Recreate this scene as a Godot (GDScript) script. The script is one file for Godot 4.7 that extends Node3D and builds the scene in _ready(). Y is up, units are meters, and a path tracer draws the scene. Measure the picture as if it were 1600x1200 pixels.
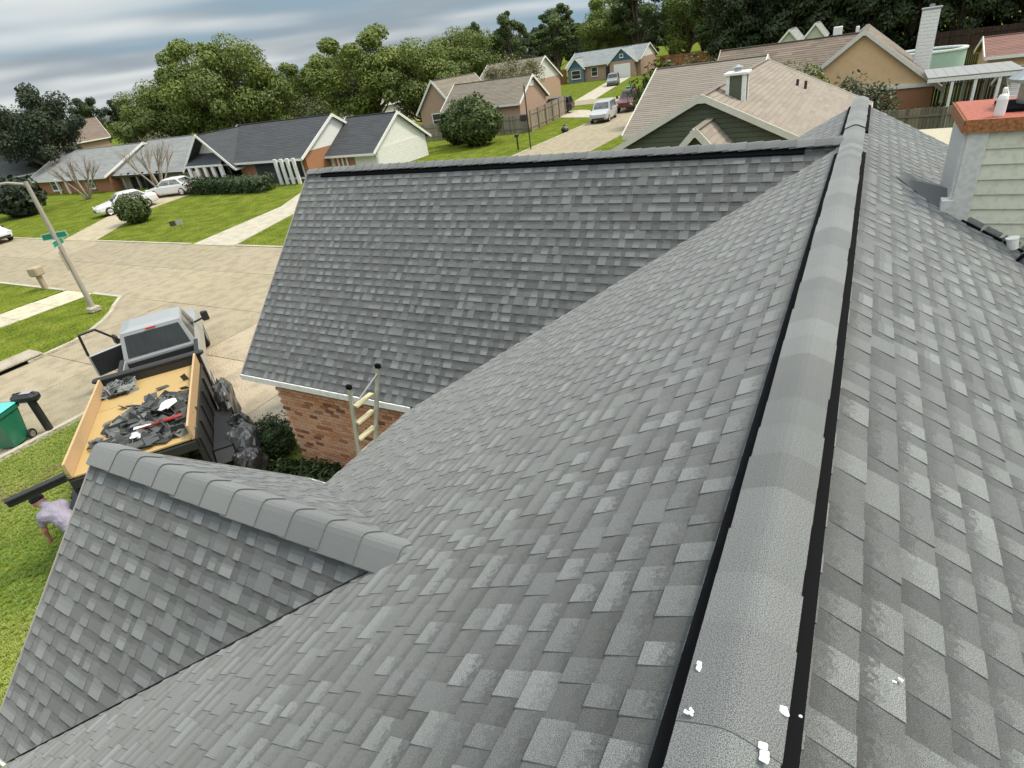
extends Node3D
# A street of one-storey houses seen from the ridge of a freshly shingled roof. y is up, metres, ground at y = 0.

var M := {}
var rng := RandomNumberGenerator.new()
var used := {}
const EYE := Vector3(0, 6.9, 0)

class MB:
	var v := PackedVector3Array()
	var n := PackedVector3Array()
	var c := PackedColorArray()
	func tri(a: Vector3, b: Vector3, d: Vector3, col: Color) -> void:
		var m := (b - a).cross(d - a).normalized()
		v.append(a); v.append(d); v.append(b)
		for k in 3:
			n.append(m); c.append(col)
	func quad(a: Vector3, b: Vector3, d: Vector3, e: Vector3, col := Color.WHITE) -> void:
		tri(a, b, d, col)
		tri(a, d, e, col)
	func stri(a: Vector3, b: Vector3, d: Vector3, na: Vector3, nb: Vector3, nd: Vector3, col: Color) -> void:
		v.append(a); v.append(d); v.append(b)
		n.append(na); n.append(nd); n.append(nb)
		for k in 3: c.append(col)
	# box of full size s, centred at p, turned by b
	func box(p: Vector3, s: Vector3, col := Color.WHITE, b := Basis()) -> void:
		var x := b.x * s.x * 0.5
		var y := b.y * s.y * 0.5
		var z := b.z * s.z * 0.5
		quad(p - x - y + z, p + x - y + z, p + x + y + z, p - x + y + z, col)
		quad(p + x - y - z, p - x - y - z, p - x + y - z, p + x + y - z, col)
		quad(p + x - y + z, p + x - y - z, p + x + y - z, p + x + y + z, col)
		quad(p - x - y - z, p - x - y + z, p - x + y + z, p - x + y - z, col)
		quad(p - x + y + z, p + x + y + z, p + x + y - z, p - x + y - z, col)
		quad(p - x - y - z, p + x - y - z, p + x - y + z, p - x - y + z, col)
	# box with chamfered edges (top, bottom and uprights)
	func cbox(p: Vector3, s: Vector3, r: float, col := Color.WHITE, b := Basis()) -> void:
		var hx := s.x * 0.5
		var hy := s.y * 0.5
		var hz := s.z * 0.5
		var rings := []
		for e in [[-hy, r], [-hy + r, 0.0], [hy - r, 0.0], [hy, r]]:
			var ax: float = hx - e[1]
			var az: float = hz - e[1]
			var q := PackedVector3Array()
			for k in [[ax, -az + r], [ax, az - r], [ax - r, az], [-ax + r, az], [-ax, az - r], [-ax, -az + r], [-ax + r, -az], [ax - r, -az]]:
				q.append(p + b * Vector3(k[0], e[0], k[1]))
			rings.append(q)
		for i in 3:
			for k in 8:
				var j := (k + 1) % 8
				quad(rings[i][j], rings[i][k], rings[i + 1][k], rings[i + 1][j], col)
		for k in range(1, 7):
			tri(rings[3][0], rings[3][k + 1], rings[3][k], col)
			tri(rings[0][0], rings[0][k], rings[0][k + 1], col)
	# polygon (counter-clockwise seen against off) pushed along off
	func prism(q: PackedVector3Array, off: Vector3, col := Color.WHITE, under := true) -> void:
		var m := q.size()
		for k in m:
			var j := (k + 1) % m
			quad(q[k], q[j], q[j] + off, q[k] + off, col)
		for k in range(1, m - 1):
			tri(q[0] + off, q[k] + off, q[k + 1] + off, col)
			if under: tri(q[0], q[k + 1], q[k], col)
	func tube(p: PackedVector3Array, r: PackedFloat32Array, sides := 8, col := Color.WHITE, cap := true) -> void:
		var rings := []
		var norms := []
		var side := Vector3.ZERO
		for i in p.size():
			var d := (p[mini(i + 1, p.size() - 1)] - p[maxi(i - 1, 0)]).normalized()
			if i == 0:
				side = d.cross(Vector3.UP if absf(d.y) < 0.9 else Vector3.RIGHT).normalized()
			else:
				side = (side - d * side.dot(d)).normalized()
			var up := d.cross(side)
			var q := PackedVector3Array()
			var nn := PackedVector3Array()
			for k in sides:
				var a := TAU * k / sides
				var o := side * cos(a) + up * sin(a)
				nn.append(o); q.append(p[i] + o * r[i])
			rings.append(q); norms.append(nn)
		for i in p.size() - 1:
			for k in sides:
				var j := (k + 1) % sides
				stri(rings[i][k], rings[i][j], rings[i + 1][j], norms[i][k], norms[i][j], norms[i + 1][j], col)
				stri(rings[i][k], rings[i + 1][j], rings[i + 1][k], norms[i][k], norms[i + 1][j], norms[i + 1][k], col)
		if cap:
			for k in range(1, sides - 1):
				tri(rings[0][0], rings[0][k + 1], rings[0][k], col)
				var l: PackedVector3Array = rings[p.size() - 1]
				tri(l[0], l[k], l[k + 1], col)
	func rod(a: Vector3, b: Vector3, r: float, sides := 8, col := Color.WHITE, r2 := -1.0) -> void:
		tube(PackedVector3Array([a, b]), PackedFloat32Array([r, r if r2 < 0 else r2]), sides, col)
	# lathe: profile of (radius, along) round axis b.y at p
	func lathe(p: Vector3, prof: Array, sides := 16, col := Color.WHITE, b := Basis()) -> void:
		for i in prof.size() - 1:
			var p0: Vector2 = prof[i]
			var p1: Vector2 = prof[i + 1]
			for k in sides:
				var a0 := TAU * k / sides
				var a1 := TAU * (k + 1) / sides
				var f := func(q: Vector2, a: float): return p + b * Vector3(q.x * cos(a), q.y, q.x * sin(a))
				var A: Vector3 = f.call(p0, a0)
				var B: Vector3 = f.call(p0, a1)
				var C: Vector3 = f.call(p1, a1)
				var D: Vector3 = f.call(p1, a0)
				if p0.x > 1e-5: tri(A, C, B, col)
				if p1.x > 1e-5: tri(A, D, C, col)
	func blob(p: Vector3, r: Vector3, col := Color.WHITE, rough := 0.0, sd := 1, seg := 10) -> void:
		var g := RandomNumberGenerator.new()
		g.seed = sd
		var rings := []
		for i in seg + 1:
			var q := PackedVector3Array()
			var t := PI * i / seg
			for k in seg * 2:
				var a := PI * k / seg
				var s := 1.0 + (g.randf_range(-rough, rough) if i > 0 and i < seg else 0.0)
				q.append(p + Vector3(r.x * sin(t) * cos(a), r.y * cos(t), r.z * sin(t) * sin(a)) * s)
			rings.append(q)
		for i in seg:
			for k in seg * 2:
				var j := (k + 1) % (seg * 2)
				if i < seg - 1: tri(rings[i][k], rings[i + 1][j], rings[i + 1][k], col)
				if i > 0: tri(rings[i][k], rings[i][j], rings[i + 1][j], col)
	func size() -> int:
		return v.size()
	func mesh() -> ArrayMesh:
		var a := []
		a.resize(Mesh.ARRAY_MAX)
		a[Mesh.ARRAY_VERTEX] = v
		a[Mesh.ARRAY_NORMAL] = n
		a[Mesh.ARRAY_COLOR] = c
		var m := ArrayMesh.new()
		m.add_surface_from_arrays(Mesh.PRIMITIVE_TRIANGLES, a)
		return m

func V(x, y, z) -> Vector3: return Vector3(x, y, z)
func PV(a: Array) -> PackedVector3Array: return PackedVector3Array(a)

# ---------- naming and labelling
func numbered(called: String) -> String:
	if not used.has(called):
		used[called] = 0
		return called
	used[called] += 1
	return "%s_%03d" % [called, used[called]]
func tag(o: Node, label := "", category := "", group := "", kind := "") -> Node:
	for kv in [["label", label], ["category", category], ["group", group], ["kind", kind]]:
		if kv[1]: o.set_meta(kv[0], kv[1])
	return o
func thing(called: String, label: String, category: String, at := Vector3.ZERO, turn := 0.0, group := "") -> Node3D:
	var o := Node3D.new()
	o.name = numbered(called)
	add_child(o)
	o.position = at
	o.rotation.y = turn
	tag(o, label, category, group)
	return o
func put(called: String, mb, m: Material, parent: Node = self) -> MeshInstance3D:
	var o := MeshInstance3D.new()
	o.name = numbered(called) if parent == self else called
	o.mesh = mb if mb is Mesh else mb.mesh()
	o.material_override = m
	parent.add_child(o, true)
	return o
func structure(called: String, mb, m: Material) -> MeshInstance3D:
	var o := put(called, mb, m)
	o.set_meta("kind", "structure")
	return o
func copy(o: Node3D, label: String, at: Vector3, turn := 0.0, group := "") -> Node3D:
	var c: Node3D = o.duplicate()
	var nm := String(o.name)
	if nm.length() > 4 and nm[nm.length() - 4] == "_" and nm.right(3).is_valid_int(): nm = nm.left(nm.length() - 4)
	c.name = numbered(nm)
	add_child(c)
	c.position = at
	c.rotation.y = turn
	tag(c, label, "", group)
	return c

# ---------- materials: a base colour (linear), a noise texture of its grain, roughness
func noise_tex(freq: float, octaves: int, lo: float, hi: float, sd: int, size := 512, kind := FastNoiseLite.TYPE_SIMPLEX_SMOOTH) -> NoiseTexture2D:
	var f := FastNoiseLite.new()
	f.noise_type = kind
	f.frequency = freq
	f.fractal_octaves = octaves
	f.seed = sd
	var t := NoiseTexture2D.new()
	t.width = size
	t.height = size
	t.seamless = true
	t.noise = f
	var g := Gradient.new()
	g.set_color(0, Color(lo, lo, lo).linear_to_srgb())
	g.set_color(1, Color(hi, hi, hi).linear_to_srgb())
	t.color_ramp = g
	return t
func lin(r: float, g: float, b: float, a := 1.0) -> Color:
	var c := Color(r, g, b).linear_to_srgb()
	c.a = a
	return c
func mat(c: Color, rough := 0.8, tex: Texture2D = null, scale := 1.0, metal := 0.0) -> StandardMaterial3D:
	var m := StandardMaterial3D.new()
	m.albedo_color = c
	m.roughness = rough
	m.metallic = metal
	m.vertex_color_use_as_albedo = true
	if tex:
		m.albedo_texture = tex
		m.uv1_triplanar = true
		m.uv1_world_triplanar = true
		m.uv1_scale = Vector3.ONE * scale
	return m
func relief(m: StandardMaterial3D, freq: float, sd: int, strength: float) -> StandardMaterial3D:
	var t := noise_tex(freq, 4, 0.0, 1.0, sd)
	t.as_normal_map = true
	t.bump_strength = 6.0
	t.color_ramp = null
	m.normal_enabled = true
	m.normal_texture = t
	m.normal_scale = strength
	return m
func g(x: float) -> Color: return Color(x, x, x)

func materials() -> void:
	var grain := noise_tex(0.12, 3, 0.72, 1.28, 3)
	var fine := noise_tex(0.22, 2, 0.05, 1.95, 5)
	fine.color_ramp.set_offset(0, 0.2)
	fine.color_ramp.set_offset(1, 0.8)
	var patch := noise_tex(0.012, 5, 0.6, 1.4, 7)
	var mid := noise_tex(0.04, 4, 0.75, 1.25, 9)
	# asphalt shingle: mineral granules; colour comes with each tab, a dusty sheen at grazing angles
	M.shingle = mat(lin(1, 1, 1), 0.72, fine, 2.3)
	M.shingle.rim_enabled = true
	M.shingle.rim = 0.72
	M.shingle.rim_tint = 0.0
	relief(M.shingle, 0.4, 21, 0.35)
	M.cap = M.shingle
	M.black = mat(lin(0.008, 0.008, 0.009), 0.9)
	M.black.metallic_specular = 0.15
	M.white = mat(lin(0.78, 0.78, 0.75), 0.5, mid, 0.4)
	M.white_old = mat(lin(0.62, 0.61, 0.58), 0.6, noise_tex(0.03, 5, 0.8, 1.1, 31), 0.9)
	M.brick = relief(mat(lin(1, 1, 1), 0.9, grain, 1.5), 0.1, 41, 0.6)
	M.mortar = mat(lin(0.62, 0.46, 0.34), 0.95, grain, 1.5)
	M.far_brick = mat(lin(0.40, 0.19, 0.10), 0.9, noise_tex(0.09, 3, 0.55, 1.45, 43), 0.35)
	M.pink_brick = mat(lin(0.42, 0.29, 0.21), 0.9, noise_tex(0.09, 3, 0.7, 1.3, 44), 0.35)
	M.siding = mat(lin(0.64, 0.63, 0.51), 0.55, mid, 0.5)
	M.olive = mat(lin(0.085, 0.105, 0.066), 0.6, mid, 0.5)
	M.rust = mat(lin(0.40, 0.10, 0.055), 0.55, noise_tex(0.05, 5, 0.5, 1.4, 51), 0.8)
	M.rust2 = mat(lin(0.40, 0.15, 0.05), 0.6, noise_tex(0.05, 5, 0.35, 1.5, 52), 0.9)
	M.drip = mat(lin(0.30, 0.28, 0.25), 0.6)
	M.galv = mat(lin(0.45, 0.46, 0.47), 0.35, mid, 1.0, 0.8)
	M.alu = mat(lin(0.58, 0.57, 0.54), 0.4, mid, 2.0, 0.6)
	M.fibre = mat(lin(0.55, 0.48, 0.28), 0.55)
	M.concrete = relief(mat(lin(1, 1, 1), 0.92, noise_tex(0.012, 6, 0.72, 1.22, 61, 1024), 0.11), 0.2, 62, 0.3)
	var turf := noise_tex(0.008, 8, 0.5, 1.5, 71, 2048)
	var tg := Gradient.new()
	tg.set_color(0, lin(0.095, 0.120, 0.022))
	tg.set_color(1, lin(0.230, 0.240, 0.050))
	tg.add_point(0.42, lin(0.135, 0.175, 0.024))
	tg.add_point(0.62, lin(0.165, 0.200, 0.028))
	turf.color_ramp = tg
	M.grass = relief(mat(lin(1, 1, 1), 1.0, turf, 0.045), 0.3, 72, 1.0)
	M.grass.metallic_specular = 0.1
	M.soil = mat(lin(0.10, 0.075, 0.045), 1.0, patch, 0.3)
	M.leaf = mat(lin(1, 1, 1), 0.6)
	M.leaf.backlight_enabled = true
	M.leaf.backlight = lin(0.30, 0.36, 0.10)
	M.bark = mat(lin(0.13, 0.10, 0.075), 0.95, mid, 0.8)
	M.bark_pale = mat(lin(0.30, 0.25, 0.20), 0.9, mid, 0.8)
	M.roof = relief(mat(lin(1, 1, 1), 0.85, noise_tex(0.15, 3, 0.7, 1.3, 81), 0.3), 0.2, 82, 0.5)
	M.paint = mat(lin(1, 1, 1), 0.85, noise_tex(0.02, 5, 0.9, 1.08, 83), 0.25)
	M.glass = mat(lin(0.012, 0.016, 0.018), 0.32)
	M.glass.metallic_specular = 0.8
	M.tyre = mat(lin(0.018, 0.018, 0.018), 0.85)
	M.rim_metal = mat(lin(0.5, 0.5, 0.5), 0.3, null, 1.0, 0.8)
	M.plastic = mat(lin(0.02, 0.02, 0.021), 0.5)
	M.osb = relief(mat(lin(0.48, 0.33, 0.135), 0.85, noise_tex(0.07, 3, 0.78, 1.2, 91), 1.3), 0.08, 92, 0.5)
	M.lumber = mat(lin(0.56, 0.40, 0.23), 0.8, noise_tex(0.05, 4, 0.7, 1.2, 93), 0.9)
	M.fence = mat(lin(1, 1, 1), 0.95, mid, 0.7)
	M.red = mat(lin(0.55, 0.015, 0.02), 0.3)
	M.felt = relief(mat(lin(1, 1, 1), 0.75, mid, 1.5), 0.06, 95, 0.8)
	M.skin = mat(lin(1, 1, 1), 0.6)
	M.plain = mat(lin(1, 1, 1), 0.6)
	M.gloss = mat(lin(1, 1, 1), 0.25)
	M.gloss.clearcoat_enabled = true
	M.gloss.clearcoat = 0.8

# ---------- sky: thin layered cloud, computed on a plane above the place
func make_sky() -> Sky:
	var w := 1536
	var h := 768
	var im := Image.create(w, h, false, Image.FORMAT_RGBF)
	var a := FastNoiseLite.new()
	a.seed = 12
	a.frequency = 0.16
	a.fractal_octaves = 5
	var b := FastNoiseLite.new()
	b.seed = 5
	b.frequency = 0.5
	b.fractal_octaves = 4
	var grey := Vector3(0.33, 0.385, 0.43)
	var white := Vector3(0.74, 0.77, 0.77)
	var blue := Vector3(0.24, 0.44, 0.58)
	im.fill(Color(0.12, 0.12, 0.09))
	for j in h / 2 + 2:
		var up := sin((0.5 - (j + 0.5) / h) * PI)
		var flat := sqrt(maxf(0.0, 1.0 - up * up))
		for i in w:
			var az := ((i + 0.5) / w - 0.5) * TAU
			var d := Vector3(sin(az) * flat, maxf(up, 0.0), -cos(az) * flat)
			var k := 1.0 / (d.y + 0.055)
			var px := (d.x * 0.8 + d.z * 0.6) * k
			var pz := (-d.x * 0.6 + d.z * 0.8) * k
			var n1 := a.get_noise_2d(px * 1.25, pz * 0.6)
			var n2 := b.get_noise_2d(px * 1.5 + 40.0, pz * 0.6)
			var t := clampf(0.47 + n1 * 1.35 + n2 * 0.55, 0.0, 1.0)
			var s := clampf(0.30 - n1 * 0.8 + a.get_noise_2d(px * 0.7 + 90.0, pz * 0.5) * 1.5, 0.0, 1.0) * (1.0 - smoothstep(0.12, 0.5, d.y))
			var c := grey.lerp(white, t * t * (3.0 - 2.0 * t)).lerp(blue, s * 0.8)
			c *= 0.74 + 1.75 * smoothstep(0.2, 0.95, d.y)       # an overcast sky is brighter towards the zenith
			im.set_pixel(i, j, Color(c.x, c.y, c.z))
	var m := PanoramaSkyMaterial.new()
	m.panorama = ImageTexture.create_from_image(im)
	var s2 := Sky.new()
	s2.sky_material = m
	return s2

# ---------- the shingled house in the foreground
const XR := -0.09
const YR := 5.36
const PT := 0.5635          # pitch of the long roof
const WZ := -8.95           # ridge of the wing
const WY := 5.34
const WX := -9.93           # its gable end
const PZ := -1.9            # ridge of the porch gable
const PY := 4.14
const PX := -6.08
const E := 0.1433           # one course
const TONE := 0.195         # its granules

func clip(q: PackedVector2Array, a: float, b: float, d: float) -> PackedVector2Array:
	var r := PackedVector2Array()       # keeps a*u + b*v + d >= 0
	for i in q.size():
		var p := q[i]
		var s := q[(i + 1) % q.size()]
		var fp := a * p.x + b * p.y + d
		var fs := a * s.x + b * s.y + d
		if fp >= 0.0: r.append(p)
		if (fp >= 0.0) != (fs >= 0.0): r.append(p + (s - p) * (fp / (fp - fs)))
	return r

# the 3D half-space n.p + d >= 0 written for a slope's own (u, v)
func uv_plane(s: Dictionary, n: Vector3, d: float) -> Array:
	return [n.dot(s.u), n.dot(s.v), n.dot(s.o) + d]

# one piece of a shingle, cut to its region: top face rises to the butt, sides and butt are real edges
func piece(mb: MB, s: Dictionary, q: PackedVector2Array, v0: float, h: float, fall: float, col: Color, walls: bool) -> void:
	if q.size() < 3: return
	var lo := PackedVector3Array()
	var hi := PackedVector3Array()
	for p in q:
		var b: Vector3 = s.o + s.u * p.x + s.v * p.y
		lo.append(b - s.n * 0.004)
		hi.append(b + s.n * maxf(h - fall * (p.y - v0), 0.0005))
	var m := q.size()
	if walls:
		for k in m:
			var j := (k + 1) % m
			mb.quad(lo[k], lo[j], hi[j], hi[k], col)
		return
	for k in range(1, m - 1):
		mb.tri(hi[0], hi[k], hi[k + 1], col)

func shade(r: float) -> Color: return Color(r * 0.95, r * 1.0, r * 0.985)

# all shingles of one slope: [score, mesh builder] for each
func shingle_slope(s: Dictionary, out: Array, sd: int) -> void:
	var r := RandomNumberGenerator.new()
	r.seed = sd
	for k in s.courses:
		var v0: float = k * E
		var v1: float = minf(v0 + E + 0.012, s.vmax)
		var u: float = s.u0 - r.randf() * 0.9
		while u < s.u1:
			var mb := MB.new()
			var e := u + 1.0
			var x := u
			var raised := r.randf() < 0.5
			var parts_in := {}
			while x < e - 0.001:
				var w := r.randf_range(0.08, 0.165) if raised else r.randf_range(0.06, 0.14)
				if r.randf() < 0.12: w *= 1.7
				var y := minf(x + w, e)
				if e - y < 0.05: y = e
				var bits := []
				var tone: float = s.tone
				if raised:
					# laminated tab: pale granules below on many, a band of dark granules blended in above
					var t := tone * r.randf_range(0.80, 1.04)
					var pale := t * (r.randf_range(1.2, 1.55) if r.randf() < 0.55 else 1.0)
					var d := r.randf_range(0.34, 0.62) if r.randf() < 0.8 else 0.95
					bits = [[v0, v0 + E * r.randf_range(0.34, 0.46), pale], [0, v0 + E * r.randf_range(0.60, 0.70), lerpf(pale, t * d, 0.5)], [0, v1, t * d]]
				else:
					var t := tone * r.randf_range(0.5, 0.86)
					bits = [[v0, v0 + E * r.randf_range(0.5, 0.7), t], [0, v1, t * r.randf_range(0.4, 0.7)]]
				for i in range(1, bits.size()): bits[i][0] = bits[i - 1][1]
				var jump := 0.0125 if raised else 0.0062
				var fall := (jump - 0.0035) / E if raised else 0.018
				var near: bool = (s.o + s.u * x + s.v * v0 - EYE).length_squared() < 16.0
				# near enough to see it, the two granule colours mingle fleck by fleck; farther off in bands
				var cols := maxi(3, int((y - x) / 0.012)) if near else 1
				var rows := 10 if near else bits.size()
				var lines := []
				for i in rows + 1:
					var row := []
					for j in cols + 1:
						var vv: float = v0 if i == 0 else (lerpf(v0, v1, float(i) / rows) if near else bits[i - 1][1])
						var jog := near and i > 0 and i < rows
						row.append(Vector2(lerpf(x + 0.0008, y - 0.0008, (j + (r.randf_range(-0.35, 0.35) if jog and j > 0 and j < cols else 0.0)) / cols), vv + (r.randf_range(-0.006, 0.006) if jog else 0.0)))
					lines.append(row)
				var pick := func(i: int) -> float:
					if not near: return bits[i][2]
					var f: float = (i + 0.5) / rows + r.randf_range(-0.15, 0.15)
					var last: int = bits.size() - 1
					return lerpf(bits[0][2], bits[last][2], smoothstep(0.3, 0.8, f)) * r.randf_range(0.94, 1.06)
				for ri in s.regions.size():
					var reg: Array = s.regions[ri]
					var cut := func(q: PackedVector2Array) -> PackedVector2Array:
						q = clip(q, 1, 0, -s.u0)
						q = clip(q, -1, 0, s.u1)
						for h in reg: q = clip(q, h[0], h[1], h[2])
						return q
					var whole: PackedVector2Array = cut.call(PackedVector2Array([lines[0][0], lines[0][cols], lines[-1][cols], lines[-1][0]]))
					if whole.size() < 3: continue
					parts_in[ri] = true
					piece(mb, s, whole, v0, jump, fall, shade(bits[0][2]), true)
					for i in rows:
						for j in cols:
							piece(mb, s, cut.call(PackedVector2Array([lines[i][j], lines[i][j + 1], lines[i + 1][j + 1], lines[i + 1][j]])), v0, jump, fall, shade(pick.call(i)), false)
				x = y
				raised = not raised
			if mb.size() > 0:
				var mid: Vector3 = s.o + s.u * (u + 0.5) + s.v * (v0 + 0.07)
				var to := EYE - mid
				var cs: float = to.normalized().dot(s.n)
				var local := Basis(Vector3(0.8717, -0.1347, -0.4712), Vector3(-0.1351, 0.8582, -0.4953), Vector3(0.4711, 0.4954, 0.7298)).transposed() * (mid - EYE)
				var score := 0.0
				if local.z < -0.3 and absf(local.x / local.z) < 0.95 and absf(local.y / local.z) < 0.72 and cs > 0 and parts_in.size() == 1:
					score = cs / to.length_squared()
				out.append([score, mb, s])
			u = e

func ridge_cap(a: Vector3, dir: Vector3, side: Vector3, fall: float, half: float, near: float, far: float, lift: float, tone: float, r: RandomNumberGenerator) -> MB:
	# one bent cap shingle along dir from near to far; its far edge lies on top of the cap beyond
	var mb := MB.new()
	var prof := []
	for t in [-1.0, -0.62, -0.3, -0.1, 0.1, 0.3, 0.62, 1.0]:
		var w: float = t * (half + (r.randf_range(-0.004, 0.004) if absf(t) == 1.0 else 0.0))
		prof.append(Vector2(w, -fall * (sqrt(w * w + 0.0016) - 0.04)))
	var th := 0.009
	for i in prof.size() - 1:
		var p0: Vector2 = prof[i]
		var p1: Vector2 = prof[i + 1]
		var A := a + dir * near + side * p0.x + Vector3.UP * (p0.y + lift)
		var B := a + dir * near + side * p1.x + Vector3.UP * (p1.y + lift)
		var C := a + dir * far + side * p1.x + Vector3.UP * (p1.y + lift + 0.018)
		var D := a + dir * far + side * p0.x + Vector3.UP * (p0.y + lift + 0.018)
		var U := Vector3.UP * th
		var flip := side.cross(dir).y < 0.0
		var F := func(x0: Vector3, x1: Vector3, x2: Vector3, x3: Vector3):
			if flip: mb.quad(x3, x2, x1, x0, shade(tone))
			else: mb.quad(x0, x1, x2, x3, shade(tone))
		F.call(A + U, B + U, C + U, D + U)
		F.call(B, A, D, C)
		F.call(A, B, B + U, A + U)
		F.call(C, D, D + U, C + U)
		if i == 0: F.call(D, A, A + U, D + U)
		if i == prof.size() - 2: F.call(B, C, C + U, B + U)
	return mb

func vent_strip(a: Vector3, b: Vector3, side: Vector3, fall: float, half: float, h: float) -> MB:
	var mb := MB.new()
	for s in [-1.0, 1.0]:
		var top := [a + Vector3.UP * h, b + Vector3.UP * h]
		var o: Vector3 = side * (half * s) + Vector3.DOWN * (fall * half)
		var n := int((b - a).length() / 0.03)
		# slotted outer edge: fins with gaps between them
		mb.quad(top[0], top[1], top[1] + o, top[0] + o)
		mb.quad(top[0] + o, top[1] + o, top[1] + o * 0.94 - Vector3.UP * h, top[0] + o * 0.94 - Vector3.UP * h)
		for k in n:
			var p := a.lerp(b, (k + 0.5) / n) + o + Vector3.UP * h * 0.45
			mb.box(p - side * s * 0.004, Vector3(0.01, h * 0.7, 0.022), Color.WHITE, Basis(side, Vector3.UP, side.cross(Vector3.UP)))
	mb.quad(a + side * half + Vector3.DOWN * fall * half, a + Vector3.UP * h, a - side * half + Vector3.DOWN * fall * half, a)
	return mb

func slab(mb: MB, q: PackedVector3Array, n: Vector3, t: float) -> void:
	var p := PackedVector3Array()
	for x in q: p.append(x - n * t)
	var m := (q[1] - q[0]).cross(q[2] - q[0])
	if m.dot(n) < 0: p.reverse()
	mb.prism(p, n * (t - 0.006), Color(0.02, 0.02, 0.02))

func our_house() -> void:
	var root := thing("shingled_house", "orange brick house in the foreground under a new grey architectural shingle roof", "house", V(0, 0, 0))
	var cl := cos(atan(PT))
	var sl := sin(atan(PT))
	var q2 := sqrt(0.5)
	var xe := -5.75
	var ye := YR + PT * (xe - XR)
	# half-spaces: positive where the long left slope lies above the gable slopes
	var over_wing := [V(PT, -0.0, 1.0), YR - PT * XR - WY - WZ]     # main - wing near: PT*(x-XR)+YR - (WY-(z-WZ))
	var over_wing_far := [V(PT, 0, -1.0), YR - PT * XR - WY + WZ]
	var over_porch := [V(PT, 0, 1.0), YR - PT * XR - PY - PZ]
	var over_porch_far := [V(PT, 0, -1.0), YR - PT * XR - PY + PZ]
	var slopes := []
	var zn := 2.2
	var zf := -12.4
	var left := {"o": V(xe, ye, zf), "u": V(0, 0, 1), "v": V(cl, sl, 0), "n": V(-sl, cl, 0), "u0": 0.0, "u1": zn - zf, "tone": TONE}
	left.vmax = (XR - xe) / cl - 0.07
	left.courses = int(left.vmax / E) + 1
	var S := func(s: Dictionary, list: Array) -> Array:
		var r := []
		for h in list: r.append(uv_plane(s, h[0], h[1]))
		return r
	left.regions = [S.call(left, [[V(0, 0, 1), -PZ], over_porch]), S.call(left, [[V(0, 0, -1), PZ], over_porch_far, over_wing]), S.call(left, [over_wing_far])]
	slopes.append(left)
	var right := {"o": V(2 * XR - xe, ye, zn), "u": V(0, 0, -1), "v": V(-cl, sl, 0), "n": V(sl, cl, 0), "u0": 0.0, "u1": zn - zf, "tone": TONE}
	right.vmax = left.vmax
	right.courses = left.courses
	right.regions = [[]]
	slopes.append(right)
	var wing := {"o": V(WX, WY - 3.13, WZ + 3.13), "u": V(1, 0, 0), "v": V(0, q2, -q2), "n": V(0, q2, q2), "u0": 0.0, "u1": 9.8, "tone": TONE}
	wing.vmax = 3.13 / q2 - 0.06
	wing.courses = int(wing.vmax / E) + 1
	wing.regions = [S.call(wing, [[-over_wing[0], -over_wing[1]]])]
	slopes.append(wing)
	var pn := {"o": V(PX, PY - 1.95, PZ + 1.95), "u": V(1, 0, 0), "v": V(0, q2, -q2), "n": V(0, q2, q2), "u0": 0.0, "u1": 3.9, "tone": TONE}
	pn.vmax = 1.95 / q2 - 0.06
	pn.courses = int(pn.vmax / E) + 1
	pn.regions = [S.call(pn, [[-over_porch[0], -over_porch[1] - 0.018]])]       # the courses stop short of the valley
	slopes.append(pn)
	var pf := {"o": V(PX + 3.9, PY - 1.95, PZ - 1.95), "u": V(-1, 0, 0), "v": V(0, q2, q2), "n": V(0, q2, -q2), "u0": 0.0, "u1": 3.9, "tone": TONE}
	pf.vmax = pn.vmax
	pf.courses = pn.courses
	pf.regions = [S.call(pf, [[-over_porch_far[0], -over_porch_far[1]]])]
	slopes.append(pf)
	var all := []
	for i in slopes.size(): shingle_slope(slopes[i], all, 100 + i)
	# the roof decks that carry the shingles
	var deck_names := [[PV([V(XR, YR, zn), V(xe, ye, zn), V(xe, ye, zf), V(XR, YR, zf)]), left.n],
		[PV([V(XR, YR, zn), V(2 * XR - xe, ye, zn), V(2 * XR - xe, ye, zf), V(XR, YR, zf)]), right.n],
		[PV([V(WX, WY, WZ), V(WX, WY - 3.13, WZ + 3.13), V(xe, WY - 3.13, WZ + 3.13), V(XR - 0.04, WY, WZ)]), wing.n],
		[PV([V(PX, PY, PZ), V(PX, PY - 1.95, PZ + 1.95), V(xe, PY - 1.95, PZ + 1.95), V(-2.26, PY, PZ)]), pn.n],
		[PV([V(PX, PY, PZ), V(PX, PY - 1.95, PZ - 1.95), V(xe, PY - 1.95, PZ - 1.95), V(-2.26, PY, PZ)]), pf.n]]
	var decks := []
	for d in deck_names:
		var mb := MB.new()
		slab(mb, d[0], d[1], 0.05)
		decks.append(put("roof_slope", mb, M.felt, root))
	var wf := MB.new()       # the far slope of the wing, out of sight from the ridge
	slab(wf, PV([V(WX, WY, WZ), V(WX, WY - 3.13, WZ - 3.13), V(xe, WY - 3.13, WZ - 3.13), V(XR - 0.04, WY, WZ)]), V(0, q2, -q2), 0.05)
	for p in wf.c.size(): wf.c[p] = shade(0.13)
	put("roof_slope", wf, M.shingle, root)
	all.sort_custom(func(a, b): return a[0] > b[0])
	var rest := MB.new()
	for i in all.size():
		var m: MB = all[i][1]
		if i < 300 and all[i][0] > 0.0:
			put("shingle", m, M.shingle, decks[slopes.find(all[i][2])])
		else:
			rest.v.append_array(m.v); rest.n.append_array(m.n); rest.c.append_array(m.c)
	put("shingles", rest, M.shingle, root).set_meta("kind", "stuff")
	# ridge vents and caps
	var r := RandomNumberGenerator.new()
	r.seed = 77
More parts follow.
